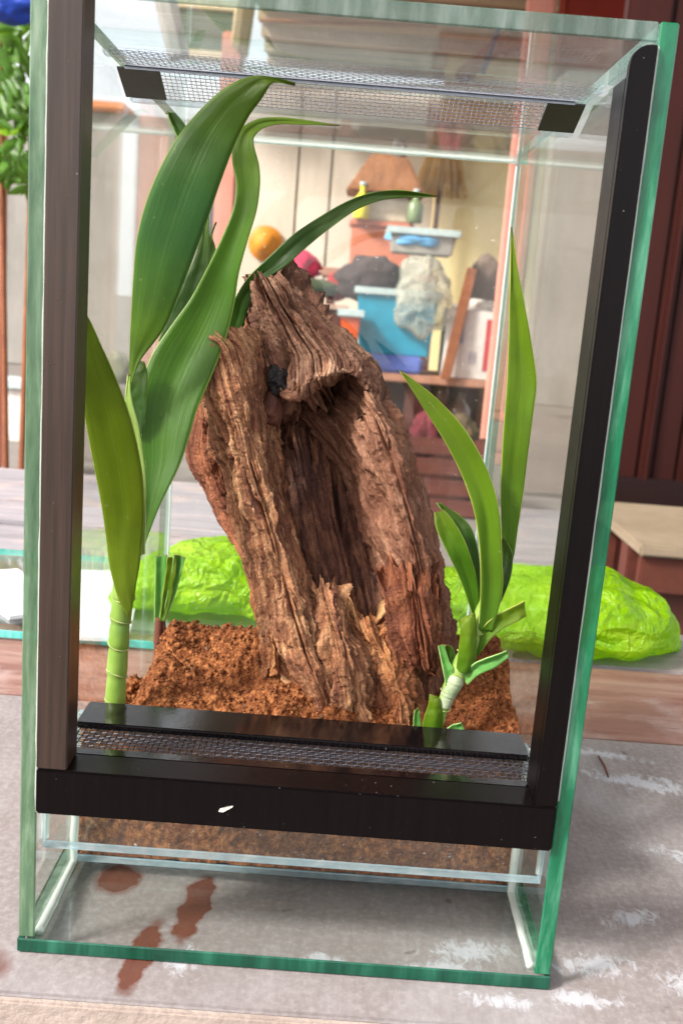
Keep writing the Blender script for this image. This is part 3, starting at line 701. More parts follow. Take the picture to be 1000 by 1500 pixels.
def leaf(st, mat, fold=.16, n=60, m=11, wav=.0006, seed=0, name='leaf', bend=0.0):
    """stations (left x, left y, right x, right y, depth[, right depth]) from base to tip"""
    L = np.array([at(s[0], s[1], s[4]) for s in st]); Rr = np.array([at(s[2], s[3], s[5] if len(s) > 5 else s[4]) for s in st])
    L = catmull(L, n); Rr = catmull(Rr, n)
    w = np.linspace(0, 1, m); Gd = L[:, None, :]*(1-w)[None, :, None]+Rr[:, None, :]*w[None, :, None]
    nn = grid_normals(Gd, False); toc = CAM-Gd; s = np.sign((nn*toc).sum()); nn = nn*s
    wid = np.linalg.norm(Rr-L, axis=1)[:, None]
    prof = -(1-np.sqrt((2*w-1)**2+.04)/1.0198)[None, :]*wid*fold+bend*wid*(np.sin(np.pi*w))[None, :]
    P = np.stack(np.meshgrid(w*2, np.linspace(0, 4, n)), -1); P = np.concatenate([P, np.full(P.shape[:2]+(1,), seed*3.7)], -1)
    prof = prof+(fbm(P, 3, seed)-.5)*wav*4
    Gd = Gd+nn*prof[..., None]
    Gd[..., 0] = np.clip(Gd[..., 0], .0070, .1930); Gd[..., 2] = np.minimum(Gd[..., 2], .3300)
    uv = np.stack(np.meshgrid(w, np.linspace(0, 1, n)), -1).reshape(-1, 2)
    o = mesh_obj(name, Gd.reshape(-1, 3), grid_faces(n, m, False), mat, None, True, uv)
    md = o.modifiers.new('thickness', 'SOLIDIFY'); md.thickness = .0005; md.offset = 0
    return o
def m_stem():
    t = NT('green_cane'); v = t.coord('Object'); n1 = t.noise(t.coord('Object', (1, 1, .3)), 120, 4, .6); n2 = t.noise(v, 60, 3, .5)
    sp = t.n('ShaderNodeSeparateXYZ'); t.l(v, sp.inputs[0])
    col = t.mix(t.gray(n1, .35, .7), rgba((104, 134, 46)), rgba((132, 158, 74)))
    col = t.mix(t.math('MULTIPLY', t.gray(n2, .55, .65), .4), col, rgba((86, 128, 62)))
    return t.done(t.princ(col, .4, t.bump(n1, .3, .0005), Subsurface_Weight=.15, Subsurface_Radius=(.003, .006, .002), Subsurface_Scale=.3))
M_STEM = m_stem()
M_WHITE_STEM = simple('white_stem', (156, 166, 138), (122, 142, 104), 160, .5, .4, .0006)
M_SCAR = simple('pale_scar', (164, 176, 112), (134, 142, 84), 300, .6, .4, .0004)
M_BROWNSH = simple('dry_brown_sheath', (110, 62, 44), (78, 44, 34), 220, .8, .6, .0008, (1, 1, .2))
def cane(pts, nodes, mat, n=90, name='stem'):
    """pts: (px, py, Y, radius px); nodes: positions 0..1 of the leaf scars"""
    P = np.array([at(*p[:3]) for p in pts]); r = np.array([p[3]*(p[2]-CAM[1])/FPX for p in pts])
    Q = catmull(np.column_stack([P, r]), n); t = np.linspace(0, 1, n); rad = Q[:, 3].copy()
    for k in nodes:
        d = t-k; rad += np.where(d < 0, np.exp(-(d/.010)**2), np.exp(-(d/.055)**2))*.00035*(Q[:, 3]/.0045)
        rad -= np.exp(-((d+.022)/.010)**2)*.0003
    V, F = tube(Q[:, :3], rad, 20); V = np.array(V)
    # the scars run slanted round the cane
    st_ = mesh_obj(name, V, F, mat, None, True)
    for k in nodes if name == 'stem' else ():
        i = min(n-2, int(k*n)); T = Q[i+1, :3]-Q[i, :3]; T /= np.linalg.norm(T); a = np.cross(T, [.3, -.9, .2]); a /= np.linalg.norm(a); b = np.cross(T, a)
        ph = RNG.uniform(0, 6.28); sl = RNG.uniform(.15, .4); an = np.linspace(0, 2*np.pi, 25)
        ring = [Q[i, :3]+rad[i]*1.02*(math.cos(q)*a+math.sin(q)*b+T*sl*math.cos(q+ph)) for q in an]
        v_, f_ = tube(ring, [.00028+.00012*math.sin(q*5+ph) for q in an], 6, False); under(st_, mesh_obj('leaf_scar', v_, f_, M_SCAR))
    return st_

lp = empty('cane_plant', tuple(at(170, 1032, .072)))
tag(lp, 'tall broad-leaved green cane plant at the left of the tank', 'plant')
Y1 = .071
ch = [cane([(168, 1052, Y1, 15), (170, 1010, Y1, 15), (173, 960, Y1, 15), (176, 915, Y1, 15), (180, 880, Y1, 16), (183, 850, Y1, 16.5), (186, 820, Y1+.003, 15), (187, 790, Y1+.006, 8)],
           [.09, .22, .34, .46, .60], M_STEM)]
ch += [
 leaf([(188, 905, 196, 880, .0655), (172, 872, 200, 855, .0640), (161, 830, 205, 826, .0630), (156, 790, 209, 790, .0620), (150, 745, 212, 748, .060), (137, 680, 209, 690, .056), (124, 610, 194, 620, .050), (112, 550, 172, 560, .044), (104, 500, 150, 510, .038), (102, 465, 132, 470, .034), (108, 440, 114, 442, .030)], M_L_YEL, .08, seed=1, bend=.06),
 leaf([(204, 815, 212, 812, .066), (203, 755, 214, 752, .066), (196, 690, 212, 690, .067), (184, 630, 204, 630, .069), (183, 585, 193, 585, .071), (188, 548, 191, 548, .073)], M_L_PALE, .25, seed=2, m=7),
 leaf([(203, 806, 211, 803, .073), (208, 742, 234, 742, .077), (206, 682, 262, 684, .082), (200, 625, 277, 640, .086), (204, 572, 290, 596, .090), (222, 520, 312, 545, .094), (250, 478, 331, 494, .097), (279, 438, 343, 446, .099), (302, 396, 350, 400, .100), (324, 350, 363, 352, .101), (341, 308, 376, 308, .102), (346, 270, 381, 268, .104), (340, 236, 379, 240, .106), (341, 210, 372, 212, .108), (352, 188, 374, 198, .110), (376, 174, 388, 187, .112), (408, 171, 412, 182, .114), (450, 176, 450, 183, .117), (497, 183, 497, 184, .120)], M_L_MID, .12, n=110, seed=3),
 leaf([(190, 560, 193, 562, .082), (190, 520, 206, 528, .082), (192, 465, 240, 482, .081), (195, 410, 263, 430, .080), (200, 355, 284, 376, .079), (212, 304, 304, 322, .078), (232, 252, 324, 264, .077), (260, 202, 344, 212, .077), (294, 160, 364, 172, .076), (332, 127, 384, 144, .074), (368, 112, 397, 124, .073), (400, 115, 410, 120, .076), (432, 122, 433, 124, .080)], M_L_BIG, .10, n=90, seed=4, bend=.12),
 leaf([(330, 500, 352, 500, .128), (336, 468, 360, 466, .126), (345, 436, 368, 442, .124), (364, 406, 390, 410, .122), (394, 376, 418, 390, .121), (430, 343, 450, 361, .121), (470, 316, 486, 332, .122), (510, 294, 521, 308, .124), (550, 281, 556, 294, .127), (592, 279, 593, 290, .131), (641, 287, 641, 289, .135)], M_L_DARK, .18, n=80, seed=5),
 leaf([(280, 240, 292, 240, .150), (262, 205, 282, 208, .158), (249, 178, 272, 186, .166), (244, 160, 258, 168, .172), (243, 148, 246, 150, .176)], M_L_DARK, .15, seed=6),
 leaf([(202, 640, 208, 640, .084), (190, 605, 214, 610, .085), (186, 575, 214, 578, .086), (192, 548, 216, 548, .087), (206, 528, 212, 530, .088)], M_L_DARK, .12, seed=7),
 leaf([(262, 480, 288, 484, .112), (278, 440, 306, 440, .112), (288, 405, 316, 400, .113), (298, 374, 316, 366, .114), (304, 350, 311, 345, .114), (316, 326, 317, 325, .115)], M_L_DARK, .15, seed=8),
 leaf([(232, 500, 258, 506, .100), (250, 455, 290, 465, .101), (268, 415, 304, 420, .102), (286, 375, 307, 372, .103), (296, 330, 306, 330, .104), (302, 280, 306, 280, .105)], M_L_DARK, .12, seed=9)]
adopt(lp, *ch)

# the trimmed tuft behind the cane
tf = empty('trimmed_shoot', tuple(at(234, 945, .150)))
tag(tf, 'short trimmed shoot with blunt cut blades behind the cane plant', 'plant')
Y2 = .150
ch = [cane([(232, 962, Y2, 6), (232, 935, Y2, 7), (234, 905, Y2, 6)], [.4], M_BROWNSH, 40, 'brown_sheath'),
      cane([(244, 962, Y2, 3), (242, 935, Y2, 3), (239, 905, Y2, 3)], [.5], M_BROWNSH, 30, 'brown_sheath'),
      leaf([(226, 912, 237, 912, Y2), (227, 870, 242, 872, Y2), (228, 835, 244, 836, Y2), (227, 815, 245, 813, Y2)], M_L_GRN, .3, 30, 7, seed=11, name='cut_blade'),
      leaf([(234, 910, 241, 910, Y2-.002), (238, 872, 251, 874, Y2-.002), (243, 838, 257, 840, Y2-.002), (245, 816, 258, 818, Y2-.002)], M_L_LIME, .3, 30, 7, seed=12, name='cut_blade'),
      leaf([(238, 908, 243, 908, Y2-.001), (245, 872, 256, 874, Y2-.001), (252, 838, 265, 841, Y2-.001), (255, 812, 272, 817, Y2-.001)], M_L_GRN, .3, 30, 7, seed=13, name='cut_blade')]
adopt(tf, *ch)

rp = empty('spiky_plant', tuple(at(634, 1078, .066)))
tag(rp, 'small green plant with two long pointed leaves and cut stubs at the right', 'plant')
Y3 = .066
ch = [cane([(634, 1090, Y3, 9), (644, 1050, Y3, 9), (655, 1018, Y3, 11), (667, 992, Y3+.001, 13), (680, 962, Y3+.002, 13), (696, 925, Y3+.003, 12), (710, 885, Y3+.004, 11), (722, 850, Y3+.004, 9)], [.2, .33, .45, .6, .72], M_STEM, 90),
      cane([(650, 1036, Y3-.001, 9), (656, 1018, Y3-.0004, 11.5), (664, 1002, Y3, 13.5), (670, 986, Y3+.001, 12)], [.3, .7], M_WHITE_STEM, 40, 'pale_node'),
 leaf([(616, 1078, 648, 1078, .0635, .0625), (621, 1052, 648, 1050, .0625), (627, 1032, 645, 1032, .063), (629, 1016, 642, 1021, .064)], M_L_LIME, -.35, 30, 9, seed=21, name='cut_stub'),
 leaf([(606, 1078, 616, 1076, .067), (605, 1058, 616, 1056, .067), (607, 1040, 613, 1036, .067)], M_L_GRN, .2, 20, 7, seed=22, name='cut_stub'),
 leaf([(642, 1078, 640, 1086, .064), (656, 1066, 658, 1078, .063), (668, 1060, 672, 1072, .064), (676, 1058, 679, 1068, .065)], M_L_GRN, .2, 24, 7, seed=23, name='cut_stub'),
 leaf([(652, 1004, 662, 1006, .064), (649, 985, 665, 985, .064), (645, 965, 657, 968, .066), (641, 946, 650, 944, .067)], M_L_GRN, .25, 24, 7, seed=24, name='cut_stub'),
 leaf([(656, 1000, 668, 1000, .070), (654, 975, 668, 975, .071), (650, 952, 664, 952, .072), (652, 944, 658, 946, .072)], M_L_DARK, .25, 24, 7, seed=25, name='cut_stub'),
 leaf([(668, 982, 694, 985, .064), (671, 955, 697, 952, .063), (674, 925, 697, 918, .064), (673, 908, 695, 897, .066)], M_L_LIME, -.35, 34, 9, seed=26, name='cut_stub'),
 leaf([(690, 950, 700, 962, .066), (706, 920, 716, 938, .066), (726, 902, 736, 922, .065), (748, 890, 756, 911, .065), (768, 880, 771, 903, .066)], M_L_LIME, .25, 34, 9, seed=27, name='cut_stub'),
 leaf([(672, 990, 684, 1003, .064), (694, 972, 702, 988, .062), (718, 961, 728, 976, .061), (742, 953, 745, 962, .061)], M_L_GRN, .25, 30, 9, seed=28, name='cut_stub'),
 leaf([(700, 925, 720, 925, .066), (703, 870, 735, 868, .064), (702, 810, 734, 808, .064), (694, 750, 730, 746, .065), (676, 696, 714, 690, .067), (650, 645, 684, 634, .069), (620, 598, 648, 592, .072), (600, 566, 614, 563, .075), (584, 542, 587, 543, .078)], M_L_LIME, .16, n=80, seed=29),
 leaf([(716, 880, 730, 875, .072), (733, 830, 750, 822, .073), (734, 780, 758, 776, .074), (733, 720, 767, 716, .075), (735, 660, 774, 655, .076), (739, 600, 781, 600, .077), (743, 545, 785, 558, .078), (745, 490, 777, 498, .079), (746, 435, 766, 438, .080), (747, 385, 757, 388, .081), (748, 332, 750, 333, .082)], M_L_LIME, .14, n=90, seed=30),
 leaf([(692, 905, 704, 905, .070), (676, 855, 698, 850, .069), (654, 808, 684, 802, .068), (638, 772, 668, 770, .069), (636, 750, 650, 746, .071)], M_L_MID, .2, n=40, seed=31),
 leaf([(696, 890, 704, 888, .076), (686, 830, 702, 824, .078), (670, 786, 692, 778, .080), (650, 754, 672, 754, .083), (638, 736, 644, 738, .086)], M_L_DARK, .2, n=40, seed=32),
 leaf([(712, 895, 724, 900, .069), (726, 860, 746, 850, .070), (732, 820, 750, 812, .072), (734, 790, 738, 788, .073)], M_L_DARK, .2, n=34, seed=33)]
adopt(rp, *ch)
# ------------------------------------------------------------------ behind the tank, on the table
def m_bag():
    t = NT('lime_plastic_film'); v = t.coord('Object'); n1 = t.noise(t.coord('Object', (1, 1, 2.2)), 26, 5, .6, 1.0); n2 = t.noise(v, 9, 3, .5)
    col = t.ramp(n1, [(.3, (138, 190, 8)), (.55, (164, 208, 14)), (.75, (200, 228, 60))])
    col = t.mix(t.math('MULTIPLY', t.gray(n2, .45, .62), .5), col, rgba((118, 172, 8)))
    def ridged(sc, st, off):
        n = t.noise(t.coord('Object', st, (0, .3, .2), off), sc, 3, .5, .8); return t.math('SUBTRACT', 1.0, t.math('MULTIPLY', t.math('ABSOLUTE', t.math('SUBTRACT', n, .5)), 5.0))
    hgt = t.math('ADD', ridged(13, (1, 1, 1.8), (0, 0, 0)), t.math('ADD', t.math('MULTIPLY', ridged(60, (1.6, 1, 1), (3, 1, 2)), .28), t.math('MULTIPLY', ridged(150, (1, 1, 1.5), (7, 4, 2)), .07)))
    pr = t.princ(col, .25, t.bump(hgt, .9, .006), Specular_IOR_Level=.5)
    tl = t.n('ShaderNodeBsdfTranslucent'); t.l(col, tl.inputs[0]); tp = t.n('ShaderNodeBsdfTransparent'); tp.inputs[0].default_value = (.75, .95, .3, 1)
    return t.done(t.shmix(.1, t.shmix(.5, pr, tl.outputs[0]), tp.outputs[0]))
M_BAG = m_bag()
nb_, na = 260, 120
xa = np.linspace(-.062, .388, nb_); f = (xa-xa[0])/(xa[-1]-xa[0])
hh = .0535*np.clip(1-np.abs(2*f-1)**7, 0, 1)**.5*(1+.10*np.sin(f*9+.5))-.006*np.exp(-((f-.62)/.08)**2); dd = .052*np.clip(1-np.abs(2*f-1)**9, 0, 1)**.5
th_ = np.linspace(0, 2*np.pi, na, endpoint=False)
Gd = np.zeros((nb_, na, 3))
ce = np.sign(np.cos(th_))*np.abs(np.cos(th_))**.8; se = np.sign(np.sin(th_))*np.abs(np.sin(th_))**.75
yc = .424+.012*np.sin(f*6)
Gd[..., 0] = xa[:, None]; Gd[..., 1] = yc[:, None]+dd[:, None]*ce; Gd[..., 2] = hh[:, None]*.5*(1+se)
nrm = grid_normals(Gd, True); c = Gd.mean(1, keepdims=True)
if ((Gd-c)*nrm).sum() < 0: nrm = -nrm
Pq = Gd*[1, 1, 1.6]
def crease(P, sd):
    n = fbm(P, 2, sd); return 1-np.abs(2*n-1)*2.2
wrp = (fbm(Pq*14, 2, 60)-.5)[..., None]*np.array([1.2, .8, 1.0])*.06
d_ = (fbm(Pq*8, 2, 66)-.5)*.012
for k in range(24):                                  # sharp folds: triangle waves in many directions
    dr = RNG.normal(0, 1, 3)*[1, .8, 1]; dr /= np.linalg.norm(dr); fq = RNG.uniform(14, 60)
    ph = ((Pq+wrp*.5)@dr)*fq+RNG.random(); d_ = d_+np.abs(ph-np.floor(ph)-.5)*(.26/fq)*np.clip(fbm(Pq*12+k*7, 2, 80+k)*3-1, 0, 1)
d_ = (d_-d_.mean()*1.05)*.45; Gd = Gd+nrm*d_[..., None]; Gd[..., 2] = np.maximum(Gd[..., 2], np.where(Gd[..., 0] < .094, .0072, -.0012))
Vb = Gd.reshape(-1, 3); Fb = grid_faces(nb_, na, True).tolist(); Fb += [list(range(na)), [(nb_-1)*na+k for k in range(na)][::-1]]
bag = mesh_obj('plastic_bag', Vb, Fb, M_BAG, None, True)
tag(bag, 'crumpled lime green plastic bag lying on the table behind the tank', 'plastic bag')
sh = pane('glass_sheet', -.46, .092, .330, .545, .0006, .0062, m_glass('sheet_glass', (.93, .985, .975), dust=.03), M_EDGE_C)
tag(sh, 'loose sheet of glass with cyan edges lying flat on the table', 'glass sheet')
def offcut(name, pts, z0, th, mat):  # builds the white pieces standing for the sky's reflection
    bm = bmesh.new(); a = [bm.verts.new(tuple(atz(x, y, z0))) for x, y in pts]; b = [bm.verts.new(tuple(v.co+Vector((0, 0, th)))) for v in a]; n = len(pts)
    bm.faces.new(a); bm.faces.new(b[::-1])
    for k in range(n): bm.faces.new((a[k], a[(k+1) % n], b[(k+1) % n], b[k]))
    bmesh.ops.recalc_face_normals(bm, faces=bm.faces[:]); return bm_obj(name, bm, mat)
M_GLARE = simple('white_for_sky_glare', (236, 240, 244), (226, 232, 238), 40, .6, .2, .001)  # added white pieces standing for the sky's reflection in the glass sheet
tag(offcut('foam_offcut', [(60, 838), (190, 842), (206, 862), (188, 941), (70, 936)], .0064, .003, M_GLARE), 'white sky-reflection patch lying on the loose glass sheet behind the cane plant', 'foam')
tag(offcut('foam_offcut', [(-30, 842), (26, 838), (44, 850), (40, 905), (14, 908), (-30, 880)], .0064, .003, M_GLARE), 'white sky-reflection patch on the glass sheet at the left edge', 'foam')
a_, b_ = atz(876, 1108, .0012), atz(890, 1138, .0012)
V, F = tube([a_, (a_+b_)/2+np.array([.0004, 0, .0006]), b_], [.0006, .0008, .0005], 7)
o = mesh_obj('twig', V, F, M_BROWNSH); tag(o, 'tiny brown twig on the grey board right of the tank', 'twig')

# ------------------------------------------------------------------ the yard behind
def SC(Y): return (Y-CAM[1])/FPX
def bgbox(name, cx, cy, w, h, Y, dep, mat, parent=None, bevel=.0, jit=0.0):
    p = at(cx, cy, Y); s = SC(Y)
    return box(name, p[0]-w*s/2, p[0]+w*s/2, Y, Y+dep, p[2]-h*s/2, p[2]+h*s/2, mat, parent, bevel, 2, jit)
def X_(px, py, Y): return at(px, py, Y)[0]
def Z_(px, py, Y): return at(px, py, Y)[2]
GZ = GROUND_Z
# walls
o = empty('boundary_wall', (-2.5, 8.1, GZ)); tag(o, 'grey rendered yard wall with orange coping at the far left', 'wall')
xw = X_(312, 250, 8)
adopt(o, box('wall_face', -6, xw, 8, 8.25, GZ, Z_(160, 165, 8), M_WALLG, None, .01),
      box('coping', -6, X_(188, 155, 8), 7.93, 8.3, Z_(160, 165, 8)+.002, Z_(160, 150, 8), simple('orange_tile', (220, 132, 60), (200, 110, 46), 3), None, .02))
o = empty('house_wall', (0, 7.9, GZ)); tag(o, 'whitish panelled house wall under the corrugated roof', 'wall')
xs_ = [X_(322, 250, 7.6), X_(437, 250, 7.6), X_(486, 250, 7.6), X_(640, 250, 7.6)]
adopt(o, *[box('panel', a+.006, b-.006, 7.6, 7.7, GZ, 1.86, M_WALLW, None, .008) for a, b in zip(xs_[:-1], xs_[1:])],
      box('backing', xs_[0], xs_[-1], 7.705, 7.8, GZ, 1.85, M_WALLG))
o = box('cream_wall', X_(636, 300, 7), X_(800, 300, 7), 7, 7.2, GZ, 2.4, M_WALLC, None, .02)
tag(o, 'sunlit cream plaster wall behind the broom', 'wall')
M_BEIGE = m_wall('beige_render', (134, 120, 110), (122, 108, 98), (106, 93, 84))
o = box('side_wall', X_(790, 400, 3.6), X_(960, 400, 3.6), 3.6, 3.75, GZ, Z_(820, 100, 3.6), M_BEIGE, None, .02)
tag(o, 'smooth beige wall seen through the right side pane', 'wall')
o = box('red_wall', X_(822, 60, 5), X_(1100, 60, 5), 5, 5.2, Z_(830, 112, 5), Z_(830, -120, 5), M_RED, None, .02)
tag(o, 'brick red painted wall panel high at the upper right', 'wall')
# posts
def post(px, py, w, Y, z1, mat, label):
    p = at(px, py, Y); s = SC(Y)*w/2
    r = empty('post', (p[0], Y, GZ)); tag(r, label, 'post')
    adopt(r, box('shaft', p[0]-s, p[0]+s, Y, Y+2*s, GZ+.06, z1, mat, None, .012), box('foot', p[0]-s*1.25, p[0]+s*1.25, Y-s*.25, Y+s*2.25, GZ, GZ+.058, mat, None, .01))
post(746, 450, 36, 4.4, 1.95, M_PINK, 'salmon painted post right of the white carton')
post(328, 300, 28, 6.5, 1.9, M_PINK, 'salmon painted post behind the broad leaves')
post(-4, 250, 20, 3.0, 1.5, M_PINK, 'slim salmon post at the far left edge')
# corrugated roof
xr = np.linspace(X_(376, 60, 6.5), 3.2, 12); nn_ = 1100
yr = np.linspace(7.5, -1.3, nn_); zr = 1.86+(7.5-yr)*.115
wv = .075*np.mod(yr/.27, 1.0)
Gt = np.zeros((nn_, 12, 3)); Gt[..., 0] = xr[None, :]; Gt[..., 1] = yr[:, None]; Gt[..., 2] = (zr+wv)[:, None]
M_CORR = simple('beige_roof_sheet', (206, 186, 160), (186, 164, 138), 2, .6)
rf = mesh_obj('roof_sheet', Gt.reshape(-1, 3), grid_faces(nn_, 12, False), M_CORR, None, False)
rf.modifiers.new('t', 'SOLIDIFY').thickness = .006
M_BEAM = simple('pale_timber', (222, 200, 164), (204, 178, 140), 3, .7); M_TIM = simple('brown_timber', (150, 92, 58), (120, 70, 44), 4, .7, stretch=(1, 1, 4))
ro = empty('porch_roof', (.2, 7.5, 1.95)); tag(ro, 'beige corrugated porch roof seen from below', 'roof')
def bar(name, p, q, r, mat, n=8):
    p, q = np.array(p), np.array(q); V, F = tube(np.linspace(p, q, 4), [r]*4, n); return mesh_obj(name, V, F, mat, None, False)
M_BLUEROD = simple('dark_blue_rod', (40, 44, 92), (30, 32, 70), 5)
adopt(ro, rf, bar('edge_beam', at(350, 78, 6.6), at(366, -40, 6.0), .062, M_BEAM), bar('rafter', at(676, 112, 6.4), at(752, 48, 5.9), .05, M_TIM),
      bar('rafter', at(740, 72, 5.9), at(812, 36, 5.6), .04, M_TIM), bar('rod', at(706, 108, 5.8), at(732, 36, 5.7), .018, M_BLUEROD),
      bar('purlin', at(372, 124, 7.45), at(700, 132, 7.45), .035, M_BEAM), bar('purlin', at(380, 30, 5.9), at(640, 38, 5.9), .012, M_TIM),
      bar('grey_brace', at(236, -30, 6.6), at(262, 84, 6.6), .075, simple('grey_metal', (186, 180, 174), None, 4)))
sw = empty('shaded_window', tuple(at(300, 78, 7.2))); tag(sw, 'shaded greenish window opening under the pale roof edge', 'window')
M_DG = simple('dull_green_glass', (92, 96, 74), (76, 82, 62), 3, .4)
adopt(sw, bgbox('pane', 302, 44, 94, 58, 7.2, .04, M_DG), bgbox('frame_top', 302, 6, 104, 14, 7.18, .08, M_BEAM, None, .01), bgbox('frame_bottom', 302, 80, 104, 12, 7.18, .08, M_BEAM, None, .01))

# the wooden stand with clutter
ST = 4.7; zs = Z_(660, 553, ST)
M_DKW = simple('dark_red_wood', (98, 48, 36), (70, 34, 28), 3, .6, stretch=(1, 1, 4)); M_MIDW = simple('pinkish_timber', (176, 128, 104), (150, 104, 84), 4)
st = empty('storage_stand', (X_(640, 600, ST), ST+.2, GZ)); tag(st, 'dark wooden storage stand carrying tubs and cartons', 'stand')
x0, x1 = X_(470, 560, ST), X_(735, 560, ST)
pr_ = [box('shelf', x0, x1, ST-.05, ST+.5, zs-.04, zs, M_MIDW, None, .006), box('shelf', x0, x1, ST, ST+.48, GZ+.08, GZ+.11, M_DKW, None, .006), box('back_panel', x0+.01, x1-.01, ST+.44, ST+.46, GZ+.115, zs-.045, M_DKW)]
for lx in (x0+.03, (x0+x1)/2, x1-.03):
    for ly in (ST, ST+.42): pr_.append(box('leg', lx-.025, lx+.025, ly, ly+.05, GZ, zs-.042, M_DKW if lx != x1-.03 else M_TIM, None, .004))
adopt(st, *pr_)
for k, (px, w, h, c, lab) in enumerate(((606, 30, 70, (140, 40, 52), 'dark red jar on the low shelf of the stand'), (640, 24, 90, (110, 70, 40), 'brown bottle on the low shelf of the stand'), (668, 34, 50, (120, 84, 60), 'tan pot on the low shelf of the stand'))):
    p = at(px, 640, ST+.12); r = w*SC(ST+.12)/2; hh_ = h*SC(ST+.12)
    prof = [(.0, .85), (.1, 1), (.55, 1), (.72, .7), (.8, .45), (.95, .42), (1, .5)]
    V, F = tube([(p[0], ST+.15, GZ+.111+hh_*a) for a, _ in prof], [r*b for _, b in prof], 16)
    tag(mesh_obj('jar', V, F, simple('jar_glaze', c, None, 5, .3)), lab, 'jar')
# teal tub: tapered, with a rim
def tub(name, cx, cyb, wt, wb, h, Y, dep, mat, rim):
    s = SC(Y); p = at(cx, cyb, Y); z0 = p[2]; z1 = z0+h*s
    bm = bmesh.new()
    def ring(w, d, z): return [bm.verts.new((p[0]+sx*w/2, Y+dep/2+sy*d/2, z)) for sx, sy in ((-1, -1), (1, -1), (1, 1), (-1, 1))]
    R_ = [ring(wb*s, dep*.85, z0), ring(wt*s, dep, z1), ring(wt*s-.02, dep-.02, z1), ring(wb*s-.02, dep*.85-.02, z0+.012)]
    bm.faces.new(R_[0][::-1]); bm.faces.new(R_[3])
    for a, b in zip(R_[:-1], R_[1:]):
        for k in range(4): bm.faces.new((a[k], a[(k+1) % 4], b[(k+1) % 4], b[k]))
    bmesh.ops.recalc_face_normals(bm, faces=bm.faces[:])
    bmesh.ops.bevel(bm, geom=bm.edges[:], offset=.008, segments=2, affect='EDGES', clamp_overlap=True)
    root = empty(name, (p[0], Y+dep/2, z0)); body = bm_obj('tub_body', bm, mat)
    w2 = wt*s/2
    rimo = [box('rim', p[0]-w2-.015, p[0]+w2+.015, Y-.017, Y+.002, z1-.03, z1+.004, rim, None, .004), box('rim', p[0]-w2-.015, p[0]+w2+.015, Y+dep-.002, Y+dep+.017, z1-.03, z1+.004, rim, None, .004)]
    adopt(root, body); under(body, *rimo); return root, z1
M_TEAL = simple('teal_plastic', (16, 148, 176), (14, 132, 164), 2, .35); M_RIM = simple('pale_rim', (196, 214, 214), None, 4, .4)
o, zt = tub('storage_tub', 576, 520, 118, 100, 92, ST, .32, M_TEAL, M_RIM); tag(o, 'teal plastic storage tub with pale rim', 'tub')
zb = Z_(576, 520, ST)
q = at(575, 540, ST); s = SC(ST)
tag(box('blue_box', q[0]-42*s, q[0]+42*s, ST-.02, ST+.3, zs+.001, zb-.001, simple('violet_blue_plastic', (92, 112, 190), (78, 96, 170), 3, .4), None, .015), 'violet blue box under the teal tub', 'box')
M_DKCLOTH = simple('charcoal_cloth', (78, 66, 64), (58, 48, 48), 9, .95, .8, .02)
def heap(name, cx, cy, w, h, Y, mat, seed, label, cat, amp=.4, freq=1.6, dep=None):
    s = SC(Y); c = at(cx, cy, Y); d = dep or .6*w*s
    o = lumpy(name, (c[0], Y+d*.5, c[2]), (w*s/2, d/2, h*s/2), mat, seed, 4, amp, freq); tag(o, label, cat); return o
# low slatted crate in front of the stand
CR = 3.05; xa0, xa1 = X_(585, 700, CR), X_(712, 700, CR)
cz = Z_(650, 640, CR); crt = empty('slatted_crate', ((xa0+xa1)/2, CR+.15, GZ)); tag(crt, 'low reddish brown slatted crate in front of the storage stand', 'crate')
M_CRT = simple('red_brown_timber', (110, 54, 42), (84, 40, 34), 6, .75, stretch=(.3, 1, 3))
hz = (cz-GZ)/4
adopt(crt, *[box('slat', xa0, xa1, CR, CR+.018, GZ+k*hz+.006, GZ+(k+1)*hz-.008, M_CRT, None, .003) for k in range(4)], *[box('slat', xa0, xa1, CR+.28, CR+.298, GZ+k*hz+.006, GZ+(k+1)*hz-.008, M_CRT, None, .003) for k in range(4)],
      *[box('corner_post', x-.015, x+.015, y, y+.03, GZ, cz, M_DKW, None, .003) for x in (xa0+.016, xa1-.016) for y in (CR+.0185, CR+.249)], box('crate_floor', xa0+.03, xa1-.03, CR+.05, CR+.248, GZ+.02, GZ+.035, M_DKW))
heap('crimson_rag', 624, 640, 46, 70, CR+.08, simple('crimson_rag', (120, 40, 52), (90, 30, 40), 14, .9), 71, 'crimson rag stuffed in the slatted crate', 'rag', .35, 1.8, .12)
heap('olive_rag', 676, 638, 50, 56, CR+.08, simple('olive_rag', (96, 78, 48), (70, 56, 36), 14, .9), 72, 'olive brown rag stuffed in the slatted crate', 'rag', .35, 1.8, .12)
heap('cloth_heap', 544, 408, 100, 62, ST, M_DKCLOTH, 41, 'dark charcoal cloth heaped on the teal tub', 'cloth')
def m_film():
    t = NT('clear_film'); n1 = t.noise(t.coord('Object'), 14, 5, .7, 1.0)
    pr = t.princ(t.mix(n1, rgba((196, 196, 180)), rgba((150, 152, 136))), .25, t.bump(n1, .8, .03)); tr = t.n('ShaderNodeBsdfTransparent')
    return t.done(t.shmix(t.gray(n1, .3, .7, .25, .8), tr.outputs[0], pr))
M_FILM = m_film()
heap('film_bundle', 622, 430, 84, 110, ST-.12, M_FILM, 43, 'bundle of clear crinkled plastic film beside the teal tub', 'plastic film', .45, 1.4, .2)
o, _ = tub('tray', 618, 372, 96, 84, 34, ST+.02, .2, simple('grey_tray', (176, 172, 164), None, 4), M_RIM); tag(o, 'grey plastic tray on the film bundle', 'tray')
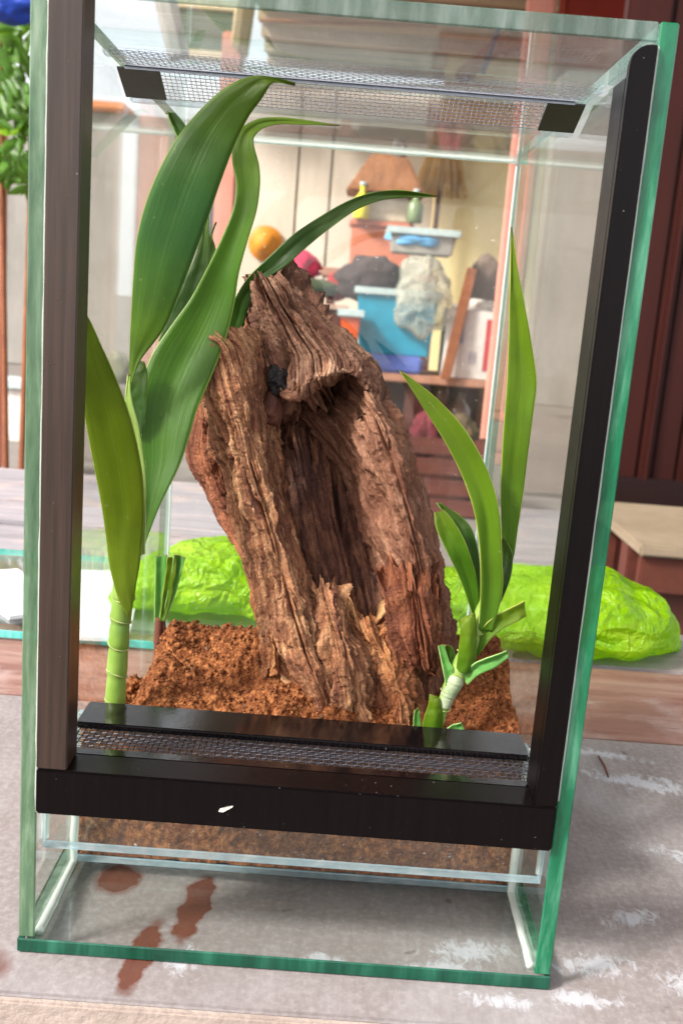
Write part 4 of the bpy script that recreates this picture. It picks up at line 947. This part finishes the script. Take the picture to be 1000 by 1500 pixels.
o = heap('tray_cover', 612, 350, 86, 26, ST, simple('sky_blue_film', (72, 150, 206), (110, 176, 220), 8, .3), 44, 'sky blue cover lying on the grey tray', 'cover', .3)
o = box('leaning_board', 0, .05, 0, .03, 0, .55, M_TIM, None, .004); pb = at(640, 600, ST-.1); o.location = (pb[0], pb[1], zs+.002); o.rotation_euler = (math.radians(-5), math.radians(9), 0)
tag(o, 'brown timber board leaning between tub and white carton', 'board')
# carton with print
ct = empty('carton', tuple(at(690, 555, ST))); tag(ct, 'white carton with blue and red print on the stand', 'carton')
M_CARD = simple('white_card', (222, 214, 208), (206, 198, 192), 3, .8); cw, chh = 74*s, 108*s; c0 = at(690, 500, ST-.03)
ctz = zs+.001
cbody = box('carton_body', c0[0]-cw/2, c0[0]+cw/2, ST-.03, ST+.25, ctz, ctz+chh*.9, M_CARD, None, .004)
adopt(ct, cbody)
under(cbody, box('print_mark', c0[0]-cw*.34, c0[0]-cw*.16, ST-.0325, ST-.031, ctz+chh*.46, ctz+chh*.74, simple('blue_print', (70, 120, 176), (190, 200, 210), 18), None),
      box('print_mark', c0[0]+cw*.26, c0[0]+cw*.38, ST-.0325, ST-.031, ctz+chh*.12, ctz+chh*.8, simple('red_print', (196, 62, 70), None, 6), None),
      box('print_mark', c0[0]-cw*.02, c0[0]+cw*.12, ST-.0325, ST-.031, ctz+chh*.2, ctz+chh*.36, simple('grey_print', (140, 130, 140), (200, 190, 190), 20), None))
heap('paper_wad', 700, 452, 62, 26, ST, simple('white_paper', (226, 214, 204), None, 6), 46, 'crumpled white paper on top of the carton', 'paper', .4)
heap('dark_sack', 712, 412, 50, 74, ST+.25, simple('brown_sack', (120, 100, 88), (98, 80, 70), 10, .95), 47, 'dull brown sack standing behind the carton', 'sack', .3)
# lantern shaped like a small house, bottle, terracotta crate: they stand on a back shelf
BS = 5.6; sb = SC(BS)
zsh = Z_(555, 398, BS)
o = empty('back_shelf', (X_(520, 400, BS), BS+.2, zsh)); tag(o, 'pink brown shelf ledge behind the teal tub', 'shelf')
adopt(o, box('board', X_(470, 398, BS), X_(640, 398, BS), BS-.1, BS+.35, zsh-.05, zsh, M_MIDW, None, .006), box('bracket', X_(480, 398, BS), X_(480, 398, BS)+.05, BS, BS+.3, GZ, zsh-.051, M_DKW), box('bracket', X_(628, 398, BS), X_(628, 398, BS)+.05, BS, BS+.3, GZ, zsh-.051, M_DKW))
cr = at(556, 364, BS); M_TERRA = simple('terracotta', (206, 128, 98), (186, 108, 80), 5)
o = empty('terracotta_crate', (cr[0], BS, zsh)); tag(o, 'terracotta coloured crate on the back shelf', 'crate')
hc = 68*sb
adopt(o, box('base', cr[0]-.17, cr[0]+.17, BS-.05, BS+.2, zsh+.001, zsh+hc*.88, M_TERRA, None, .01), box('rim', cr[0]-.185, cr[0]+.185, BS-.065, BS+.215, zsh+hc*.881, zsh+hc, M_TERRA, None, .008))
zc = zsh+hc
lt = empty('house_lantern', (cr[0]+.03, BS, zc)); tag(lt, 'small house shaped lantern with brown thatched roof', 'lantern')
c = at(566, 256, BS); M_THATCH = simple('thatch', (168, 112, 70), (134, 84, 50), 14, .9, .8, .02, (1, 1, .3))
bm = bmesh.new(); w_, h_ = 112*sb, 56*sb; ze = c[2]-h_*.5
pts = [(-.5, -.5, 0), (.5, -.5, 0), (.5, .5, 0), (-.5, .5, 0), (-.2, -.12, 1), (.25, -.12, 1), (.25, .12, 1), (-.2, .12, 1)]
vv = [bm.verts.new((c[0]+x*w_, BS+.06+y*.34, ze+z*h_)) for x, y, z in pts]
for q_ in ((3, 2, 1, 0), (4, 5, 6, 7), (0, 1, 5, 4), (1, 2, 6, 5), (2, 3, 7, 6), (3, 0, 4, 7)): bm.faces.new([vv[i] for i in q_])
bmesh.ops.bevel(bm, geom=bm.edges[:], offset=.015, segments=2, affect='EDGES')
roof_ = bm_obj('roof', bm, M_THATCH); cx_ = c[0]
wl_ = box('lantern_body', cx_-.14, cx_+.14, BS-.02, BS+.16, zc+.001, ze-.001, simple('cream_paint', (226, 214, 190), (196, 186, 166), 5), None, .01)
adopt(lt, roof_, wl_, lumpy('finial', (cx_+.06, BS+.06, ze+h_*1.12), (.045, .04, .075), simple('grey_stone', (124, 112, 104), None, 10), 8))
for px, hgt, c_, lab in ((528, 44, (236, 220, 40), 'yellow bottle left of the house lantern'), (606, 40, (120, 138, 96), 'grey green bottle right of the house lantern')):
    p = at(px, 320, BS-.04); V, F = tube([(p[0], BS-.09, zc+.001+hgt*sb*a) for a in (0, .05, .6, .75, .82, 1)], [.045*b for b in (.9, 1, 1, .5, .36, .36)], 16)
    bo = tag(mesh_obj('bottle', V, F, simple('bottle_plastic', c_, None, 5, .35)), lab, 'bottle'); zt_ = zc+.001+hgt*sb
    V, F = tube([(p[0], BS-.09, zt_+.001), (p[0], BS-.09, zt_+.02)], [.02, .019], 12); under(bo, mesh_obj('bottle_top', V, F, M_RIM))
# broom hung head up on the cream wall
br = empty('broom', tuple(at(648, 340, 6.85))); tag(br, 'straw yellow broom standing head up against the cream wall', 'broom')
s7 = SC(6.85); hb = at(648, 235, 6.85)
M_STRAW = simple('straw', (222, 172, 74), (196, 140, 52), 20, .9, .8, .02, (1, 1, .15))
bb = []
for k in range(150):
    a = RNG.uniform(-1, 1); b = RNG.uniform(-1, 1)
    bb.append(((hb[0]+a*.05, 6.85+b*.03, hb[2]+.26), (hb[0]+a*.17+RNG.normal(0, .01), 6.85+b*.05, hb[2]-.20+RNG.uniform(-.05, .05))))
V, F = [], []
for p0, p1 in bb:
    v_, f_ = tube(np.linspace(p0, p1, 3), [.006, .008, .005], 5); b0 = len(V); V += v_; F += [[i+b0 for i in q_] for q_ in f_]
bris = mesh_obj('bristles', V, F, M_STRAW); bris['kind'] = 'stuff'
adopt(br, bris, bar('handle', (hb[0], 6.86, hb[2]+.2), (hb[0]-.02, 6.86, GZ), .018, M_DKW))
# clutter left of the driftwood tip: a low dark cabinet with things on it
CB = 5.0; zcb = Z_(440, 442, CB)
cbx = (X_(372, 442, CB), X_(506, 442, CB))
cb = empty('low_cabinet', (sum(cbx)/2, CB+.2, GZ)); tag(cb, 'low dark red cabinet behind the driftwood tip', 'cabinet')
adopt(cb, box('carcass', *cbx, CB, CB+.45, GZ, zcb-.03, M_DKW, None, .008), box('top', cbx[0]-.02, cbx[1]+.02, CB-.02, CB+.47, zcb-.029, zcb, simple('pale_pink_top', (206, 170, 150), None, 4), None, .006),
      box('door', cbx[0]+.02, sum(cbx)/2-.005, CB-.014, CB-.001, GZ+.05, zcb-.06, M_DKW, None, .004), box('door', sum(cbx)/2+.005, cbx[1]-.02, CB-.014, CB-.001, GZ+.05, zcb-.06, M_DKW, None, .004))
mc_ = sum(cbx)/2
for d_o in [c_ for c_ in cb.children if c_.name.startswith('door')]:
    hx = mc_-.03 if d_o.name == sorted(c_.name for c_ in cb.children if c_.name.startswith('door'))[0] else mc_+.03
    under(d_o, box('handle', hx-.008, hx+.008, CB-.03, CB-.0145, zcb-.22, zcb-.14, simple('brass', (150, 120, 70), None, 6, .4), None, .003))
hq = at(388, 356, 7.5)
V, F = tube([(hq[0], y_, hq[2]) for y_ in (7.592, 7.575, 7.565, 7.55, 7.50, 7.46, 7.445)], [.128, .135, .125, .085, .078, .06, .02], 24)
tag(mesh_obj('sun_hat', V, F, simple('amber_straw', (214, 140, 34), (188, 112, 24), 12, .6)), 'amber orange sun hat hung on the whitish panelled wall', 'hat')
heap('pink_cloth', 434, 390, 62, 44, CB+.1, simple('magenta_cloth', (204, 44, 84), (170, 30, 66), 10, .9), 52, 'magenta pink cloth on the low cabinet', 'cloth', .4)
o = heap('basin_lid', 440, 420, 116, 30, CB-.02, simple('dull_green_plastic', (86, 98, 74), (66, 78, 58), 4, .45), 53, 'dull green basin lid lying on the low cabinet', 'lid', .1)
heap('red_bundle', 494, 420, 34, 40, CB+.1, simple('red_cloth', (170, 48, 44), (130, 34, 34), 9, .9), 54, 'dark red bundle at the right end of the low cabinet', 'cloth', .35)
o, _ = tub('orange_pail', 511, 500, 30, 24, 44, 4.55, .12, simple('orange_plastic', (232, 96, 36), None, 5, .4), M_RIM); tag(o, 'small orange pail left of the teal tub', 'pail')

# right-hand side: carved dark red door leaf, bench
DR = 2.3; dx0 = X_(900, 400, DR)
M_MAH = simple('mahogany', (60, 21, 15), (38, 13, 10), 4, .5, .3, .003, (1, 1, .12), .2)
do = empty('wooden_door', (dx0+.3, DR, GZ)); tag(do, 'dark mahogany panelled door right of the tank', 'door')
zd1, zdb = 1.35, Z_(950, 700, DR)
pts_ = [box('stile', dx0-.05, dx0+.06, DR, DR+.05, zdb, zd1, M_MAH, None, .006), box('cross_rail', dx0-.05, dx0+.8, DR-.012, DR+.05, zdb-.095, zdb-.002, simple('dark_mahogany', (30, 12, 10), None, 4, .4), None, .006),
        box('kick_panel', dx0-.05, dx0+.8, DR+.005, DR+.04, GZ+.02, zdb-.097, M_MAH, None, .004)]
for k in range(7):
    xk = dx0+.062+k*.105
    pts_.append(box('panel', xk, xk+.07, DR+.012, DR+.045, zdb-.03, zd1, M_MAH, None, .008)); pts_.append(box('moulding', xk+.073, xk+.102, DR-.008, DR+.045, zdb-.03, zd1, M_MAH, None, .011))
adopt(do, *pts_)
bn = empty('bench', (X_(960, 800, 1.5), 1.6, GZ)); tag(bn, 'bench with pale cream top and brown front at the right', 'bench')
zb0 = Z_(930, 800, 1.35); xb = X_(893, 760, 1.5)
M_CREAM = simple('cream_laminate', (140, 126, 106), (124, 110, 92), 4, .5)
adopt(bn, box('seat', xb+.02, xb+.9, 1.36, 1.78, zb0-.02, zb0, M_CREAM, None, .004), box('front_board', xb+.03, xb+.88, 1.375, 1.40, zb0-.09, zb0-.021, simple('orange_brown_wood', (92, 42, 25), (70, 31, 20), 5), None, .003),
      box('under_board', xb-.1, xb+.88, 1.42, 1.45, GZ+.03, zb0-.091, M_DKW, None, .004), *[box('leg', xb+a, xb+a+.05, b, b+.05, GZ, zb0-.0205, M_DKW, None, .003) for a in (.03, .8) for b in (1.46, 1.7)])
# left-hand side: shrub, blue tarp, white bucket
sr = empty('leafy_shrub', (X_(26, 150, 2.6), 2.6, GZ)); tag(sr, 'bright green leafy shrub at the far left', 'shrub')
M_SHR = m_leaf('shrub_leaf', (60, 104, 34), (76, 120, 40), (92, 132, 52), (150, 180, 100), .45)
V, F = [], []; c0 = at(26, 140, 2.6); s6 = SC(2.6)
uvl = []
for k in range(150):
    p = np.array([c0[0]+RNG.normal(0, 15)*s6, 2.6+RNG.uniform(-.12, .12), c0[2]+RNG.uniform(-125, 120)*s6])
    d = np.array([RNG.uniform(-.7, .7), RNG.uniform(-.5, .3), RNG.uniform(-1, .1)]); d /= np.linalg.norm(d); L = RNG.uniform(.05, .11)
    sd = np.cross(d, [0, 1, 0.2]); sd /= np.linalg.norm(sd); wl2 = L*.2; up = np.cross(sd, d)
    b0 = len(V)
    for t_, ww in ((0, .1), (.3, 1), (.65, .8), (1, .02)):
        for e in (-1, 0, 1): V.append(p+d*L*t_+sd*wl2*ww*e+up*(abs(e)*.008-.02*t_*t_)); uvl.append((.5+e*.5, t_))
    for i in range(3):
        for j in range(2): F.append([b0+i*3+j, b0+i*3+j+1, b0+i*3+j+4, b0+i*3+j+3])
crown = mesh_obj('crown', V, F, M_SHR, None, True, uvl)
adopt(sr, crown, *[bar('stem', (c0[0]+a*.02, 2.6, GZ), (c0[0]+a*.05, 2.6, c0[2]+.18), .009, M_TIM) for a in (-1, 1)])
tarp = heap('blue_tarp', 14, -6, 90, 60, 2.3, simple('blue_sheet', (22, 66, 170), (14, 44, 130), 8, .4), 61, 'folded blue tarp hanging at the top left corner', 'tarp', .3)
o, _ = tub('white_bucket', 12, 648, 56, 44, 92, 3.2, .1, simple('white_plastic', (236, 232, 226), None, 4, .4), M_RIM); tag(o, 'white bucket on the ground at the far left', 'bucket')
heap('stone_lump', 170, 545, 40, 60, 7.0, simple('mossy_stone', (120, 126, 96), (96, 100, 80), 6), 62, 'mossy grey stone by the grey yard wall', 'stone', .3)
